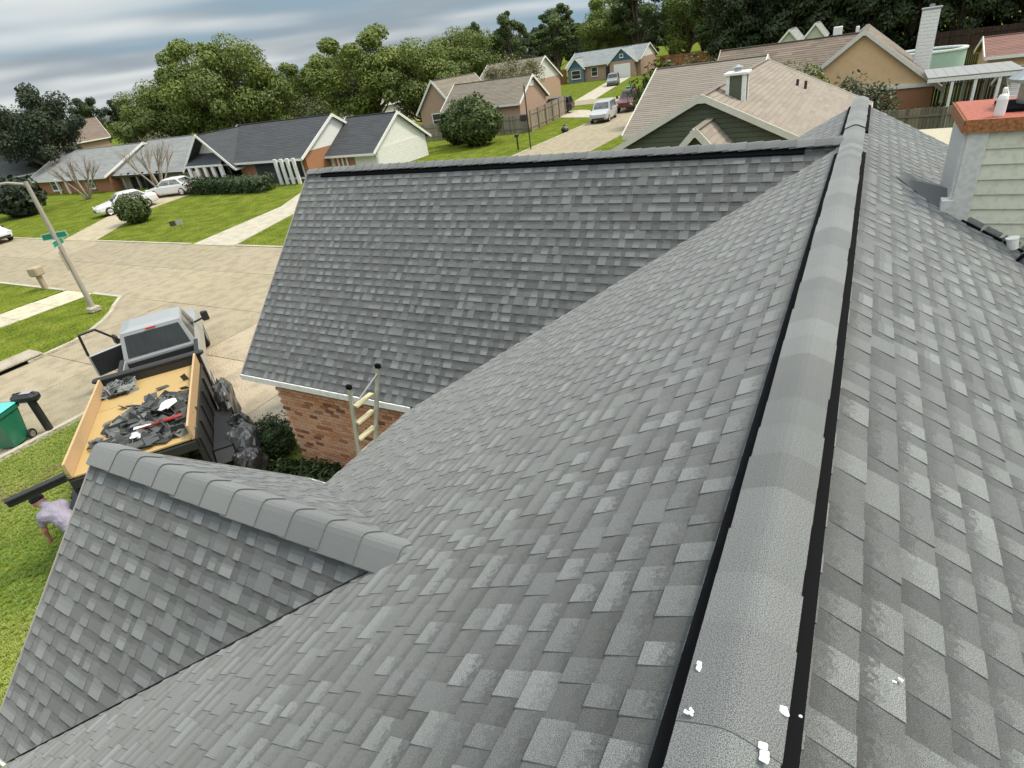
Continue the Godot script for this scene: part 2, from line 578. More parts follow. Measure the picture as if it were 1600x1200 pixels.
	put("ridge_vent", vent_strip(V(XR, YR + 0.012, 1.6), V(XR, YR + 0.012, -8.35), V(1, 0, 0), PT, 0.166, 0.022), M.black, root)
	put("ridge_vent", vent_strip(V(XR, YR + 0.012, -9.75), V(XR, YR + 0.012, -12.3), V(1, 0, 0), PT, 0.166, 0.026), M.black, root)
	var z := 1.06
	while z > -12.35:
		var on := z > -8.35 or z < -9.75
		var lift := 0.036 if on else 0.016
		if z < -9.75: lift = 0.046
		if z > -0.90 and z < -0.80: lift += 0.016       # one cap that was slipped in last, its near edge gaping
		put("ridge_cap", ridge_cap(V(XR, YR, 0), V(0, 0, -1), V(1, 0, 0), PT * 0.95, 0.124, -z, -z + 0.30, lift, TONE * 1.06 * r.randf_range(0.72, 1.25), r), M.cap, root)
		z -= 0.212
	put("ridge_vent", vent_strip(V(WX + 0.42, WY + 0.012, WZ), V(-0.62, WY + 0.012, WZ), V(0, 0, 1), 1.0, 0.13, 0.024), M.black, root)
	var x := WX
	while x < -0.35:
		put("ridge_cap", ridge_cap(V(0, WY, WZ), V(1, 0, 0), V(0, 0, 1), 0.95, 0.112, x, minf(x + 0.30, -0.2), 0.038 if x > WX + 0.3 else 0.02, TONE * 1.05 * r.randf_range(0.8, 1.2), r), M.cap, root)
		x += 0.212
	x = PX - 0.02
	while x < -2.3:
		put("ridge_cap", ridge_cap(V(0, PY, PZ), V(1, 0, 0), V(0, 0, 1), 0.93, 0.165, x, minf(x + 0.42, -2.02), 0.018, TONE * 1.05 * r.randf_range(0.88, 1.12), r), M.cap, root)
		x += 0.34
	# metal drip edges, fascia boards
	for e in [[V(WX - 0.012, WY, WZ), V(WX - 0.012, WY - 3.14, WZ + 3.14)], [V(PX - 0.012, PY, PZ), V(PX - 0.012, PY - 1.96, PZ + 1.96)], [V(PX - 0.012, PY, PZ), V(PX - 0.012, PY - 1.96, PZ - 1.96)], [V(WX - 0.012, WY, WZ), V(WX - 0.012, WY - 3.14, WZ - 3.14)]]:
		var one := MB.new()
		var d: Vector3 = e[1] - e[0]
		var b := Basis(V(1, 0, 0), V(1, 0, 0).cross(d.normalized()), -d.normalized())
		one.box((e[0] + e[1]) / 2 - V(0, 0.06, 0), V(0.02, 0.11, d.length()), Color.WHITE, b)
		put("rake_board", one, M.drip, root)
	for e in [[V(WX - 0.03, WY - 3.19, WZ + 3.15), V(xe, WY - 3.19, WZ + 3.15)], [V(PX, PY - 2.02, PZ + 1.97), V(xe, PY - 2.02, PZ + 1.97)], [V(PX, PY - 2.02, PZ - 1.97), V(xe, PY - 2.02, PZ - 1.97)], [V(xe - 0.015, ye - 0.07, PZ - 1.97), V(xe - 0.015, ye - 0.07, WZ + 3.15)]]:
		var one := MB.new()
		var d: Vector3 = e[1] - e[0]
		var b := Basis(d.normalized(), Vector3.UP, d.normalized().cross(Vector3.UP))
		one.box((e[0] + e[1]) / 2, V(d.length(), 0.11, 0.025), Color.WHITE, b)
		put("fascia", one, M.white, root)
	var soffit := MB.new()
	soffit.box(V((WX + xe) / 2, WY - 3.23, WZ + 2.98), V(xe - WX - 0.1, 0.012, 0.3))
	put("soffit", soffit, M.white_old, root)
	# walls; the wing's near wall is laid brick by brick
	var wz := WZ + 2.85
	var core := MB.new()
	core.box(V((WX + 0.45 + xe) / 2, 1.06, WZ), V(xe - WX - 0.45, 2.12, 5.66))
	core.prism(PV([V(WX + 0.45, 2.12, WZ + 2.8), V(WX + 0.45, WY - 0.1, WZ), V(WX + 0.45, 2.12, WZ - 2.8)]), V(0.1, 0, 0))
	put("wall", core, M.mortar, root)
	var body := MB.new()
	body.box(V(0, 1.03, -5.1), V(10.6, 2.06, 14.2))
	for zz in [1.9, -12.15]:
		body.prism(PV([V(-5.2, 2.06, zz), V(5.0, 2.06, zz), V(XR, YR - 0.12, zz)]), V(0, 0, 0.1))
	body.box(V(-5.55, 1.03, PZ), V(0.4, 2.06, 3.3))
	body.prism(PV([V(-5.75, 2.06, PZ - 1.7), V(-5.75, 2.06, PZ + 1.7), V(-5.75, PY - 0.15, PZ)]), V(0.1, 0, 0))
	put("wall", body, M.far_brick, root)
	var cols := [Color(0.64, 0.36, 0.20), Color(0.60, 0.32, 0.18), Color(0.66, 0.38, 0.22), Color(0.55, 0.26, 0.14), Color(0.60, 0.38, 0.25), Color(0.36, 0.16, 0.09), Color(0.22, 0.10, 0.06)]
	var variants := []
	for c in cols:
		var mb := MB.new()
		mb.cbox(V(0, 0, 0), V(0.20, 0.062, 0.03), 0.004, c)
		variants.append(mb.mesh())
	var left_bricks := MB.new()
	var count := 0
	var holder: Node3D = root.get_node("wall")
	var course := 0
	while course < 28:
		var by := 2.085 - course * 0.075
		var bx := WX + 0.45 + (0.105 if course % 2 else 0.0)
		while bx < xe + 0.2:
			var k := r.randi() % 5 if r.randf() < 0.87 else 5 + r.randi() % 2
			var p := V(bx + 0.1, by, wz + r.randf_range(-0.003, 0.003))
			# bricks that the long roof leaves in view, down to the shrubs
			var seen: bool = bx < -5.9 and by > 0.35 and count < 300
			if seen:
				var o := put("brick", variants[k], M.brick, holder)
				o.position = p
				count += 1
			else:
				left_bricks.cbox(p, V(0.20, 0.062, 0.03), 0.004, cols[k])
			bx += 0.211
		course += 1
	put("bricks", left_bricks, M.brick, root).set_meta("kind", "stuff")
	chimney(root, r)

func chimney(root: Node3D, r: RandomNumberGenerator) -> void:
	var x0 := 0.93
	var x1 := 2.35
	var zf := -7.55
	var zb := -8.75
	var top := 5.62
	var at := func(xx: float) -> float: return YR - PT * (xx - XR)
	var ch := MB.new()
	ch.box(V((x0 + x1) / 2, (top + 3.6) / 2, (zf + zb) / 2), V(x1 - x0 - 0.03, top - 3.6, zb - zf + 0.03 if zb > zf else zf - zb - 0.03))
	var c := put("chimney_chase", ch, M.siding, root)
	var bh := 0.148
	var k := 0
	var y := top - 0.03
	while y > 3.9:
		var b := MB.new()          # lapped boards: the lower edge stands out
		var xs: float = maxf(x0 + 0.16, XR)
		b.prism(PV([V(xs, y - bh, zf + 0.0), V(xs, y - bh, zf + 0.026), V(xs, y, zf + 0.006), V(xs, y, zf)]), V(x1 - xs, 0, 0), Color(1, 1, 1) * r.randf_range(0.94, 1.04))
		put("siding_board", b, M.siding, c)
		y -= bh
	var trim := MB.new()
	trim.box(V(x0 + 0.075, (top + 4.6) / 2, zf + 0.018), V(0.17, top - 4.6, 0.036))
	put("corner_trim", trim, M.white_old, c)
	var trim2 := MB.new()
	trim2.box(V(x0 - 0.022, (top + 4.6) / 2, zf - 0.07), V(0.03, top - 4.6, 0.17))
	put("corner_trim", trim2, M.white_old, c)
	var side := MB.new()
	side.box(V(x0 - 0.012, (top + 4.6) / 2, (zf + zb) / 2 - 0.08), V(0.02, top - 4.6, 1.0))
	put("side_panel", side, M.white_old, c)
	var band := MB.new()
	band.box(V((x0 + x1) / 2, top + 0.035, zf + 0.02), V(x1 - x0 + 0.06, 0.09, 0.05))
	put("trim_board", band, M.white_old, c)
	var band2 := MB.new()
	band2.box(V(x0 - 0.03, top + 0.035, (zf + zb) / 2), V(0.05, 0.09, zf - zb))
	put("trim_board", band2, M.white_old, c)
	# rusted sheet-metal cap with turned-down edges
	var cap := MB.new()
	cap.cbox(V((x0 + x1) / 2, top + 0.09, (zf + zb) / 2), V(x1 - x0 + 0.1, 0.03, zf - zb + 0.12), 0.01)
	put("metal_cap", cap, M.rust, c)
	var skirt := MB.new()
	skirt.box(V((x0 + x1) / 2, top + 0.045, zf + 0.064), V(x1 - x0 + 0.12, 0.12, 0.008))
	skirt.box(V(x0 - 0.064, top + 0.045, (zf + zb) / 2), V(0.008, 0.12, zf - zb + 0.12))
	put("cap_edge", skirt, M.rust2, c)
	# bent step flashing where the chase meets the shingles
	for i in 9:
		var f := MB.new()
		var xa := x0 + i * 0.17
		f.box(V(xa + 0.06, at.call(xa + 0.06) + 0.05, zf + 0.031), V(0.16, 0.07, 0.004), Color.WHITE, Basis(V(0, 0, 1), -atan(PT)))
		if i == 0: f.box(V(x0 - 0.05, at.call(x0) + 0.09, zf - 0.02), V(0.1, 0.14, 0.16))
		put("step_flashing", f, M.white_old if i < 1 else M.galv, c)
	var dark := MB.new()
	for i in 7:
		var xa := x0 + 0.2 + i * 0.2
		dark.box(V(xa, at.call(xa) + 0.02, zf + 0.05), V(0.2, 0.018, 0.05), Color.WHITE, Basis(V(0, 0, 1), -atan(PT)))
	put("sealant_bead", dark, M.black, c)
	# the saddle that sheds water above the chase
	var sd := MB.new()
	var hx := 0.40
	var hy: float = at.call(x0) + 0.17
	var zc := -8.0
	sd.tri(V(hx, at.call(hx) + 0.02, zc), V(x0 - 0.02, at.call(x0) + 0.015, zf + 0.12), V(x0 - 0.02, hy, zc), shade(0.10))
	sd.tri(V(hx, at.call(hx) + 0.02, zc), V(x0 - 0.02, hy, zc), V(x0 - 0.02, at.call(x0) + 0.015, zb - 0.1), shade(0.12))
	put("saddle", sd, M.shingle, c)
	# flue cap
	var fl := MB.new()
	fl.lathe(V(1.52, top + 0.1, -8.15), [Vector2(0.0, 0), Vector2(0.19, 0), Vector2(0.19, 0.22), Vector2(0.17, 0.22)], 20)
	var flue := put("flue", fl, M.galv, c)
	var fc := MB.new()
	fc.lathe(V(1.52, top + 0.34, -8.15), [Vector2(0.30, 0), Vector2(0.30, 0.03), Vector2(0.17, 0.11), Vector2(0.0, 0.13)], 20)
	put("flue_hood", fc, M.galv, flue)
	var fb := MB.new()
	fb.box(V(1.5, top + 0.125, -8.1), V(0.62, 0.03, 0.6))
	put("flue_plate", fb, M.black, flue)

# ---------- what lies on the roof
func roof_things(r: RandomNumberGenerator) -> void:
	var at := func(xx: float) -> float: return YR - PT * absf(xx - XR)
	var b := thing("bottle", "white plastic squeeze bottle standing on the rusty chimney top", "bottle", V(1.14, 5.727, -7.62))
	var m := MB.new()
	m.lathe(Vector3.ZERO, [Vector2(0, 0), Vector2(0.042, 0), Vector2(0.045, 0.02), Vector2(0.045, 0.15), Vector2(0.036, 0.18), Vector2(0.016, 0.2), Vector2(0.016, 0.21)], 16, Color(0.80, 0.78, 0.76))
	put("body", m, M.plain, b)
	var cp := MB.new()
	cp.lathe(V(0, 0.21, 0), [Vector2(0.019, 0), Vector2(0.019, 0.03), Vector2(0.012, 0.04), Vector2(0, 0.04)], 12, Color(0.85, 0.85, 0.83))
	put("cap", cp, M.plain, b)
	var t := thing("caulk_tub", "small white plastic tub lying against the foot of the chimney siding", "tub", V(1.50, at.call(1.50) + 0.03, -7.36))
	var tm := MB.new()
	tm.lathe(Vector3.ZERO, [Vector2(0, 0), Vector2(0.045, 0), Vector2(0.052, 0.11), Vector2(0, 0.11)], 14, Color(0.84, 0.82, 0.76), Basis(V(0, 0, 1), 0.25))
	put("body", tm, M.plain, t)
	var lid := MB.new()
	lid.lathe(V(0, 0, 0), [Vector2(0.056, 0.105), Vector2(0.056, 0.118), Vector2(0, 0.12)], 14, Color(0.86, 0.85, 0.8), Basis(V(0, 0, 1), 0.25))
	put("lid", lid, M.plain, t)
	var bag := thing("tool_bag", "grey cloth bag with a black rim at the right edge below the chimney", "bag", V(1.66, at.call(1.66) + 0.08, -7.1))
	var bm := MB.new()
	bm.blob(Vector3.ZERO, V(0.15, 0.13, 0.16), Color(0.16, 0.16, 0.17), 0.05, 8, 9)
	put("body", bm, M.felt, bag)
	var rim := MB.new()
	var ring := PackedVector3Array()
	var rr := PackedFloat32Array()
	for k in 19:
		ring.append(V(cos(TAU * k / 18.0) * 0.15 - 0.02, sin(TAU * k / 18.0) * 0.12, 0.05 + 0.02 * sin(k)))
		rr.append(0.016)
	rim.tube(ring, rr, 6)
	put("rim", rim, M.black, bag)
	var spots := [[-0.188, -1.0, 0.011, "small white scrap on the ridge cap near its middle seam"], [-0.185, -0.865, 0.012, "white scrap beside the dark seam of the nearest ridge cap"],
		[0.03, -0.97, 0.015, "torn white scrap at the right edge of the near ridge vent"], [0.085, -0.87, 0.02, "large white scrap at the bottom end of the right vent slot"],
		[0.0, -0.84, 0.018, "white scrap on the ridge cap nearest the bottom of the picture"], [0.31, -1.34, 0.010, "tiny white chip on the right slope shingles"], [0.068, -1.02, 0.008, "tiny white flake inside the right vent slot"]]
	for s in spots:
		var sm := MB.new()
		for k in 3:
			var bb := Basis(V(r.randf(), r.randf(), r.randf()).normalized(), r.randf_range(-0.8, 0.8))
			sm.cbox(V(r.randf_range(-0.8, 0.8) * s[2], 0.003 * k, r.randf_range(-0.8, 0.8) * s[2]), V(s[2] * 1.2, s[2] * 0.4, s[2] * r.randf_range(0.7, 1.3)), s[2] * 0.15, Color(0.85, 0.85, 0.84), bb)
		var o := put("sealant_scrap", sm, M.plain)
		var h: float = 0.042 if absf(s[0] - XR) < 0.15 else 0.02
		if absf(s[0] - XR) > 0.15 and absf(s[0] - XR) < 0.2: h = 0.03
		var dx: float = absf(s[0] - XR)
		o.position = V(s[0], YR + 0.070 - PT * 0.95 * (sqrt(dx * dx + 0.0016) - 0.04) if dx < 0.124 else at.call(s[0]) + h, s[1])
		tag(o, s[3], "scrap", "white scraps on the roof")
	# the ladder that stands on the ground and leans on the eave of the long roof
	var l := thing("ladder", "folding aluminium ladder leaning on the eave beside the brick wall", "ladder", V(-6.55, 0, -4.8))
	for s in [[-4.6, V(-5.56, 3.32, -4.6)], [-4.97, V(-5.31, 3.48, -4.97)]]:
		var topp: Vector3 = s[1] - V(-6.55, 0, -4.8)
		var base := V(0, 0, s[0] + 4.8)
		var mid := V(-5.79, 2.16, s[0]) - V(-6.55, 0, -4.8)
		var rl := MB.new()
		rl.box((base + mid) / 2, V(0.06, (mid - base).length(), 0.028), Color.WHITE, Basis(V(0, 0, 1), -atan2(mid.x - base.x, mid.y)))
		rl.box((topp + mid) / 2, V(0.06, (topp - mid).length(), 0.028), Color.WHITE, Basis(V(0, 0, 1), -atan2(topp.x - mid.x, topp.y - mid.y)))
		put("rail", rl, M.alu, l)
		var cap := MB.new()
		cap.box(topp, V(0.075, 0.06, 0.045))
		put("end_cap", cap, M.black, l)
		var fo := MB.new()
		fo.box(base + V(0, 0.03, 0), V(0.1, 0.06, 0.05))
		put("foot", fo, M.black, l)
	for k in 10:
		var y := 0.3 + k * 0.3
		var xx := 0.76 * y / 2.16 if y < 2.16 else 0.76 + (y - 2.16) * 0.26
		var rg := MB.new()
		rg.box(V(xx, y, 0.015), V(0.085, 0.03, 0.35))
		put("rung", rg, M.alu if k < 6 else M.fibre, l)
	var st := MB.new()
	st.rod(V(1.20, 3.36, -0.17), V(1.02, 3.08, 0.13), 0.014)
	put("brace", st, M.alu, l)

# ---------- neighbouring houses
# a slope of a far roof as real lapped courses; o eave corner, u along the eave, v up the slope, n out
func coursed(mb: MB, o: Vector3, u: Vector3, v: Vector3, tone: Color, vary: float, r: RandomNumberGenerator, step := 0.2) -> void:
	var L := u.length()
	var H := v.length()
	var uu := u / L
	var vv := v / H
	var n := uu.cross(vv)
	var flip := n.y < 0
	if flip: n = -n
	var k := 0
	var y := 0.0
	while y < H - 0.01:
		var y1 := minf(y + step, H)
		var x := 0.0
		while x < L - 0.01:
			var x1 := minf(x + r.randf_range(0.5, 1.4), L)
			var t := 1.0 + r.randf_range(-vary, vary)
			var c := Color(tone.r * t, tone.g * t, tone.b * t)
			var A := o + uu * x + vv * y + n * 0.022
			var B := o + uu * x1 + vv * y + n * 0.022
			var C := o + uu * x1 + vv * y1 + n * 0.008
			var D := o + uu * x + vv * y1 + n * 0.008
			var dn := -n * 0.022
			if flip:
				mb.quad(D, C, B, A, c)
				mb.quad(B + dn, A + dn, A, B, c)
			else:
				mb.quad(A, B, C, D, c)
				mb.quad(A + dn, B + dn, B, A, c)
			x = x1
		y = y1

# a gabled block with its ridge along "x" or "z"; walls x0..x1, z0..z1
func block(root: Node3D, ax: String, x0: float, x1: float, z0: float, z1: float, eave: float, ridge: float, wall: Material, gable: Material, tone: Color, over := 0.45, trim: Material = null, vary := 0.12, lap := 0.25) -> void:
	var r := RandomNumberGenerator.new()
	r.seed = int(absf(x0 * 13 + z0 * 7)) + 1
	var tr: Material = trim if trim else M.white
	var w := MB.new()
	w.box(V((x0 + x1) / 2, eave / 2, (z0 + z1) / 2), V(x1 - x0, eave, z1 - z0))
	put("wall", w, wall, root)
	var along := ax == "x"
	var c0 := z0 if along else x0
	var c1 := z1 if along else x1
	var e0 := x0 if along else z0
	var e1 := x1 if along else z1
	var mid := (c0 + c1) / 2
	var half := (c1 - c0) / 2
	var P := func(a: float, y: float, c: float) -> Vector3: return V(a, y, c) if along else V(c, y, a)
	for e in [[e0, 0.12], [e1 - 0.12, 0.12]]:
		var t := MB.new()
		var q := PV([P.call(e[0], eave + 0.002, c0 + 0.01), P.call(e[0], eave + 0.002, c1 - 0.01), P.call(e[0], ridge - 0.1, mid)])
		if along: q.reverse()
		t.prism(q, P.call(e[1], 0, 0), Color.WHITE)
		put("gable", t, gable, root)
	var pitch := (ridge - eave) / half
	for s in [-1.0, 1.0]:
		var cc: float = mid + s * (half + over)
		var ye: float = eave - pitch * over
		var m := MB.new()
		var A: Vector3 = P.call(e0 - lap, ye, cc)
		var U: Vector3 = P.call(e1 + lap, ye, cc) - A
		var W: Vector3 = P.call(e0 - lap, ridge, mid) - A
		coursed(m, A, U, W, tone, vary, r)
		# underside and thickness
		var n := U.cross(W).normalized()
		if n.y < 0: n = -n
		var q := PV([A - n * 0.09, A + U - n * 0.09, A + U + W - n * 0.09, A + W - n * 0.09])
		if (q[1] - q[0]).cross(q[2] - q[0]).dot(n) < 0: q.reverse()
		m.prism(q, n * 0.085, Color(tone.r * 0.9, tone.g * 0.9, tone.b * 0.9))
		put("roof_slope", m, M.roof, root)
		var f := MB.new()
		f.box(A + U / 2 + V(0, -0.08, 0) + P.call(0, 0, s * 0.02), V(U.length(), 0.17, 0.03) if along else V(0.03, 0.17, U.length()))
		put("fascia", f, tr, root)
		for e in [e0 - lap - 0.02, e1 + lap + 0.02]:
			var k := MB.new()
			var a: Vector3 = P.call(e, ye - 0.02, cc)
			var b: Vector3 = P.call(e, ridge - 0.02, mid)
			var d := (b - a).normalized()
			var sidev: Vector3 = P.call(1, 0, 0)
			k.box((a + b) / 2 + V(0, -0.02, 0), V(0.05, 0.2, (b - a).length() + 0.05), Color.WHITE, Basis(sidev, d.cross(sidev), d))
			put("rake_board", k, tr, root)
	for e in [e0 - lap - 0.02, e1 + lap + 0.02]:
		var ap := MB.new()
		ap.box(P.call(e, ridge - 0.12, mid), V(0.052, 0.2, 0.3) if along else V(0.3, 0.2, 0.052))
		put("rake_board", ap, tr, root)
	var cap := MB.new()
	cap.box((P.call(e0 - lap, ridge + 0.012, mid) + P.call(e1 + lap, ridge + 0.012, mid)) / 2, V(e1 - e0 + 2 * lap, 0.03, 0.24) if along else V(0.24, 0.03, e1 - e0 + 2 * lap), Color(tone.r * 0.8, tone.g * 0.8, tone.b * 0.8))
	put("ridge_cap", cap, M.roof, root)

# a window whose outer face looks along f ("x+", "z+")
func window(root: Node3D, p: Vector3, f: String, w: float, h: float, bars := 1, frame: Material = null) -> void:
	var b := Basis() if f == "z+" else Basis(Vector3.UP, PI / 2)
	var m := MB.new()
	for s in [-1.0, 1.0]:
		m.box(p + b * V(s * (w / 2), 0, 0.03), V(0.09, h + 0.09, 0.08), Color.WHITE, b)
		m.box(p + b * V(0, s * (h / 2), 0.03), V(w - 0.09, 0.09, 0.08), Color.WHITE, b)
	for k in bars: m.box(p + b * V(0, -h / 2 + h * (k + 1.0) / (bars + 1), 0.025), V(w - 0.09, 0.05, 0.04), Color.WHITE, b)
	var o := put("window", m, frame if frame else M.white, root)
	var gl := MB.new()
	gl.box(p + b * V(0, 0, 0.005), V(w - 0.08, h - 0.08, 0.02), Color.WHITE, b)
	put("pane", gl, M.glass, o)
	var sl := MB.new()
	sl.box(p + b * V(0, -h / 2 - 0.075, 0.05), V(w + 0.2, 0.06, 0.12), Color.WHITE, b)
	put("sill", sl, frame if frame else M.white, o)
func door(root: Node3D, p: Vector3, f: String, w: float, h: float, col: Color, panels := 0) -> void:
	var b := Basis() if f == "z+" else Basis(Vector3.UP, PI / 2)
	var m := MB.new()
	m.box(p + b * V(0, h / 2, 0.02), V(w, h, 0.05), col, b)
	var o := put("garage_door" if panels else "door", m, M.paint, root)
	for k in panels:
		var q := MB.new()
		q.box(p + b * V(0, h * (k + 0.5) / panels, 0.05), V(w - 0.1, h / panels - 0.05, 0.03), col, b)
		put("panel", q, M.paint, o)
	if not panels:
		var q := MB.new()
		q.box(p + b * V(w * 0.38, 1.0, 0.07), V(0.05, 0.12, 0.06), Color(0.3, 0.28, 0.2), b)
		put("handle", q, M.rim_metal, o)
func post(root: Node3D, p: Vector3, h: float, w := 0.14, m: Material = null) -> void:
	var k := MB.new()
	k.cbox(p + V(0, h / 2, 0), V(w, h, w), 0.012)
	put("post", k, m if m else M.white, root)
func boards(root: Node3D, p0: Vector3, p1: Vector3, h: float, n: int, m: Material, col := Color.WHITE) -> void:   # lapped siding between two lower corners
	for k in n:
		var b := MB.new()
		var d := (p1 - p0).normalized()
		var o := d.cross(Vector3.UP)
		b.box((p0 + p1) / 2 + V(0, h * (k + 0.5) / n, 0) + o * 0.012, V((p1 - p0).length(), h / n - 0.012, 0.024), col, Basis(d, Vector3.UP, o))
		put("siding_board", b, m, root)
func painted(c: Color) -> StandardMaterial3D: return mat(c.linear_to_srgb(), 0.85, M.paint.albedo_texture, 0.25)

func houses() -> void:
	var charcoal := Color(0.062, 0.066, 0.072)
	# --- corner house across the side street: long roof, front gable on the left, lower white wing on the right
	var h := thing("corner_house", "white and brick house with dark grey roof across the street junction", "house", V(0, 0, 0))
	block(h, "x", -50.2, -38.7, -42.6, -34.9, 2.25, 4.5, M.far_brick, M.white, charcoal, 0.6, M.white)
	block(h, "x", -38.6, -33.5, -44.2, -37.4, 1.85, 4.0, painted(Color(0.74, 0.74, 0.70)), painted(Color(0.74, 0.74, 0.70)), charcoal, 0.5, M.white)
	block(h, "z", -53.1, -47.0, -38.0, -34.9, 2.0, 4.42, M.far_brick, M.white, charcoal, 0.6, M.white, 0.12, 1.0)
	var pr := MB.new()      # hipped porch roof below the left gable
	pr.prism(PV([V(-52.6, 2.0, -33.6), V(-47.6, 2.0, -33.6), V(-48.2, 2.75, -34.8), V(-52.0, 2.75, -34.8)]), V(0, 0.06, 0), charcoal)
	put("porch_roof", pr, M.roof, h)
	var fa := MB.new()
	fa.box(V(-50.1, 1.93, -33.58), V(5.1, 0.16, 0.05))
	put("fascia", fa, M.white, h)
	for k in 5:
		var p := MB.new()
		p.cbox(V(-52.3 + k * 1.1, 0.95, -33.7), V(0.42, 1.9, 0.2), 0.02)
		put("post", p, M.white, h)
	for k in 4: window(h, V(-51.75 + k * 1.1, 1.0, -34.85), "z+", 0.55, 1.6, 0, M.plastic)
	door(h, V(-43.4, 0, -34.86), "z+", 3.0, 2.05, Color(0.05, 0.055, 0.06), 4)
	for k in 4:
		var p := MB.new()
		p.cbox(V(-41.4 + k * 0.72, 1.0, -34.1), V(0.34, 2.0, 0.14), 0.02)
		put("post", p, M.white, h)
	window(h, V(-40.3, 1.1, -34.86), "z+", 2.2, 1.5, 0)
	var bp := MB.new()
	bp.box(V(-37.0, 0.9, -37.36), V(2.2, 1.75, 0.06))
	put("brick_panel", bp, M.far_brick, h)
	for k in 3:
		var p := MB.new()
		p.cbox(V(-37.6 + k * 0.5, 0.72, -37.25), V(0.16, 1.44, 0.12), 0.02)
		put("post", p, M.white, h)
	boards(h, V(-33.48, 0, -37.5), V(-33.48, 0, -44.1), 1.8, 9, painted(Color(0.74, 0.74, 0.70)))
	# --- long low house left of it
	var h2 := thing("ranch_house", "low house with light grey roof, orange brick and a dark carport behind bare trees", "house", V(0, 0, 0))
	var ash := Color(0.27, 0.275, 0.27)
	block(h2, "x", -84.0, -67.4, -44.0, -34.4, 1.75, 3.9, M.far_brick, M.white, ash, 0.5, M.white)
	block(h2, "x", -67.3, -55.2, -45.0, -35.4, 1.75, 4.0, painted(Color(0.36, 0.33, 0.25)), M.white, ash, 0.7, M.plastic)
	door(h2, V(-62.4, 0, -35.38), "z+", 6.2, 1.65, Color(0.012, 0.012, 0.013), 1)  # no door: a near-black sheet stands for the inside of the open carport
	for k in 6:
		var p := MB.new()
		p.cbox(V(-65.6 + k * 1.25, 0.82, -34.85), V(0.2, 1.64, 0.2), 0.02)
		put("post", p, M.plastic if k % 2 else M.bark_pale, h2)
	window(h2, V(-78.8, 0.95, -34.35), "z+", 1.8, 1.2)
	door(h2, V(-76.4, 0, -34.38), "z+", 0.9, 1.65, Color(0.5, 0.3, 0.22))
	for k in 2: post(h2, V(-77.4 + k * 2.0, 0, -33.9), 1.6)
	window(h2, V(-71.4, 0.95, -34.35), "z+", 1.6, 1.1)
	var h3 := thing("dark_house", "house with dark roof and broad white rake at the far left edge", "house", V(0, 0, 0))
	block(h3, "z", -99.0, -87.0, -40.0, -30.0, 2.4, 5.2, painted(Color(0.30, 0.30, 0.27)), painted(Color(0.07, 0.09, 0.085)), Color(0.09, 0.10, 0.10), 0.5, M.white)
	window(h3, V(-90, 1.2, -29.97), "z+", 1.6, 1.1)
	window(h3, V(-94, 1.2, -29.97), "z+", 1.6, 1.1)
	var h4 := thing("pink_gable_house", "distant house with a pinkish gable between the dark tree and the big trees", "house", V(0, 0, 0))
	block(h4, "z", -107.6, -104.6, -56, -50, 4.6, 7.0, M.pink_brick, M.pink_brick, Color(0.22, 0.17, 0.14), 0.4)
	window(h4, V(-106.1, 1.8, -49.97), "z+", 1.8, 1.3)
	var h5 := thing("white_gable_house", "distant pale house with small white gables behind the corner house roof", "house", V(0, 0, 0))
	block(h5, "z", -71.5, -64, -84, -74, 3.0, 6.3, painted(Color(0.6, 0.6, 0.56)), painted(Color(0.6, 0.6, 0.56)), Color(0.32, 0.30, 0.26), 0.4)
	window(h5, V(-68, 1.5, -73.97), "z+", 1.6, 1.3)
	# --- brown-roofed house up the street
	var h6 := thing("brown_house", "house with brown roof and pinkish brick gable beside the wooden yard fence", "house", V(0, 0, 0))
	var brown := Color(0.215, 0.185, 0.145)
	block(h6, "x", -38.8, -29.8, -61.4, -55.4, 2.75, 4.7, M.pink_brick, M.pink_brick, brown, 0.4)
	block(h6, "z", -43.6, -38.9, -66, -57.5, 2.7, 5.4, M.pink_brick, M.pink_brick, brown, 0.4)
	window(h6, V(-33.0, 1.5, -55.36), "z+", 1.1, 1.3)
	window(h6, V(-36.6, 1.5, -55.36), "z+", 1.6, 1.3)
	window(h6, V(-41.2, 1.5, -57.46), "z+", 1.6, 1.3)
	boards(h6, V(-29.78, 3.7, -57.9), V(-29.78, 3.7, -58.9), 0.5, 3, M.white)
	var h7 := thing("far_brown_house", "farther brown-roofed house with white gable behind the brown house", "house", V(0, 0, 0))
	block(h7, "x", -50, -41, -90, -80, 3.0, 5.8, M.pink_brick, painted(Color(0.6, 0.6, 0.56)), brown, 0.4)
	window(h7, V(-44, 1.5, -79.96), "z+", 1.5, 1.3)
	# --- blue gabled house at the end of the street
	var h8 := thing("blue_house", "small grey-roofed house with blue gables and white garage door at the street end", "house", V(0, 0, 0))
	var slate := Color(0.27, 0.29, 0.30)
	block(h8, "x", -52.0, -37.3, -128, -118.0, 2.9, 4.95, M.pink_brick, M.white, slate, 0.5)
	var blue := painted(Color(0.05, 0.14, 0.20))
	block(h8, "z", -42.8, -38.0, -122, -116.6, 2.8, 4.9, M.pink_brick, blue, slate, 0.4)
	block(h8, "z", -51.4, -48.4, -121, -117.2, 2.6, 4.2, painted(Color(0.14, 0.2, 0.24)), blue, slate, 0.3)
	door(h8, V(-40.4, 0, -116.56), "z+", 3.2, 2.3, Color(0.78, 0.78, 0.76), 4)
	door(h8, V(-43.6, 0, -117.96), "z+", 1.0, 2.1, Color(0.04, 0.045, 0.05))
	window(h8, V(-46.4, 1.5, -117.96), "z+", 1.2, 1.5)
	window(h8, V(-49.9, 1.4, -117.16), "z+", 1.8, 1.4)
	window(h8, V(-40.4, 3.6, -116.4), "z+", 0.6, 0.5, 0)
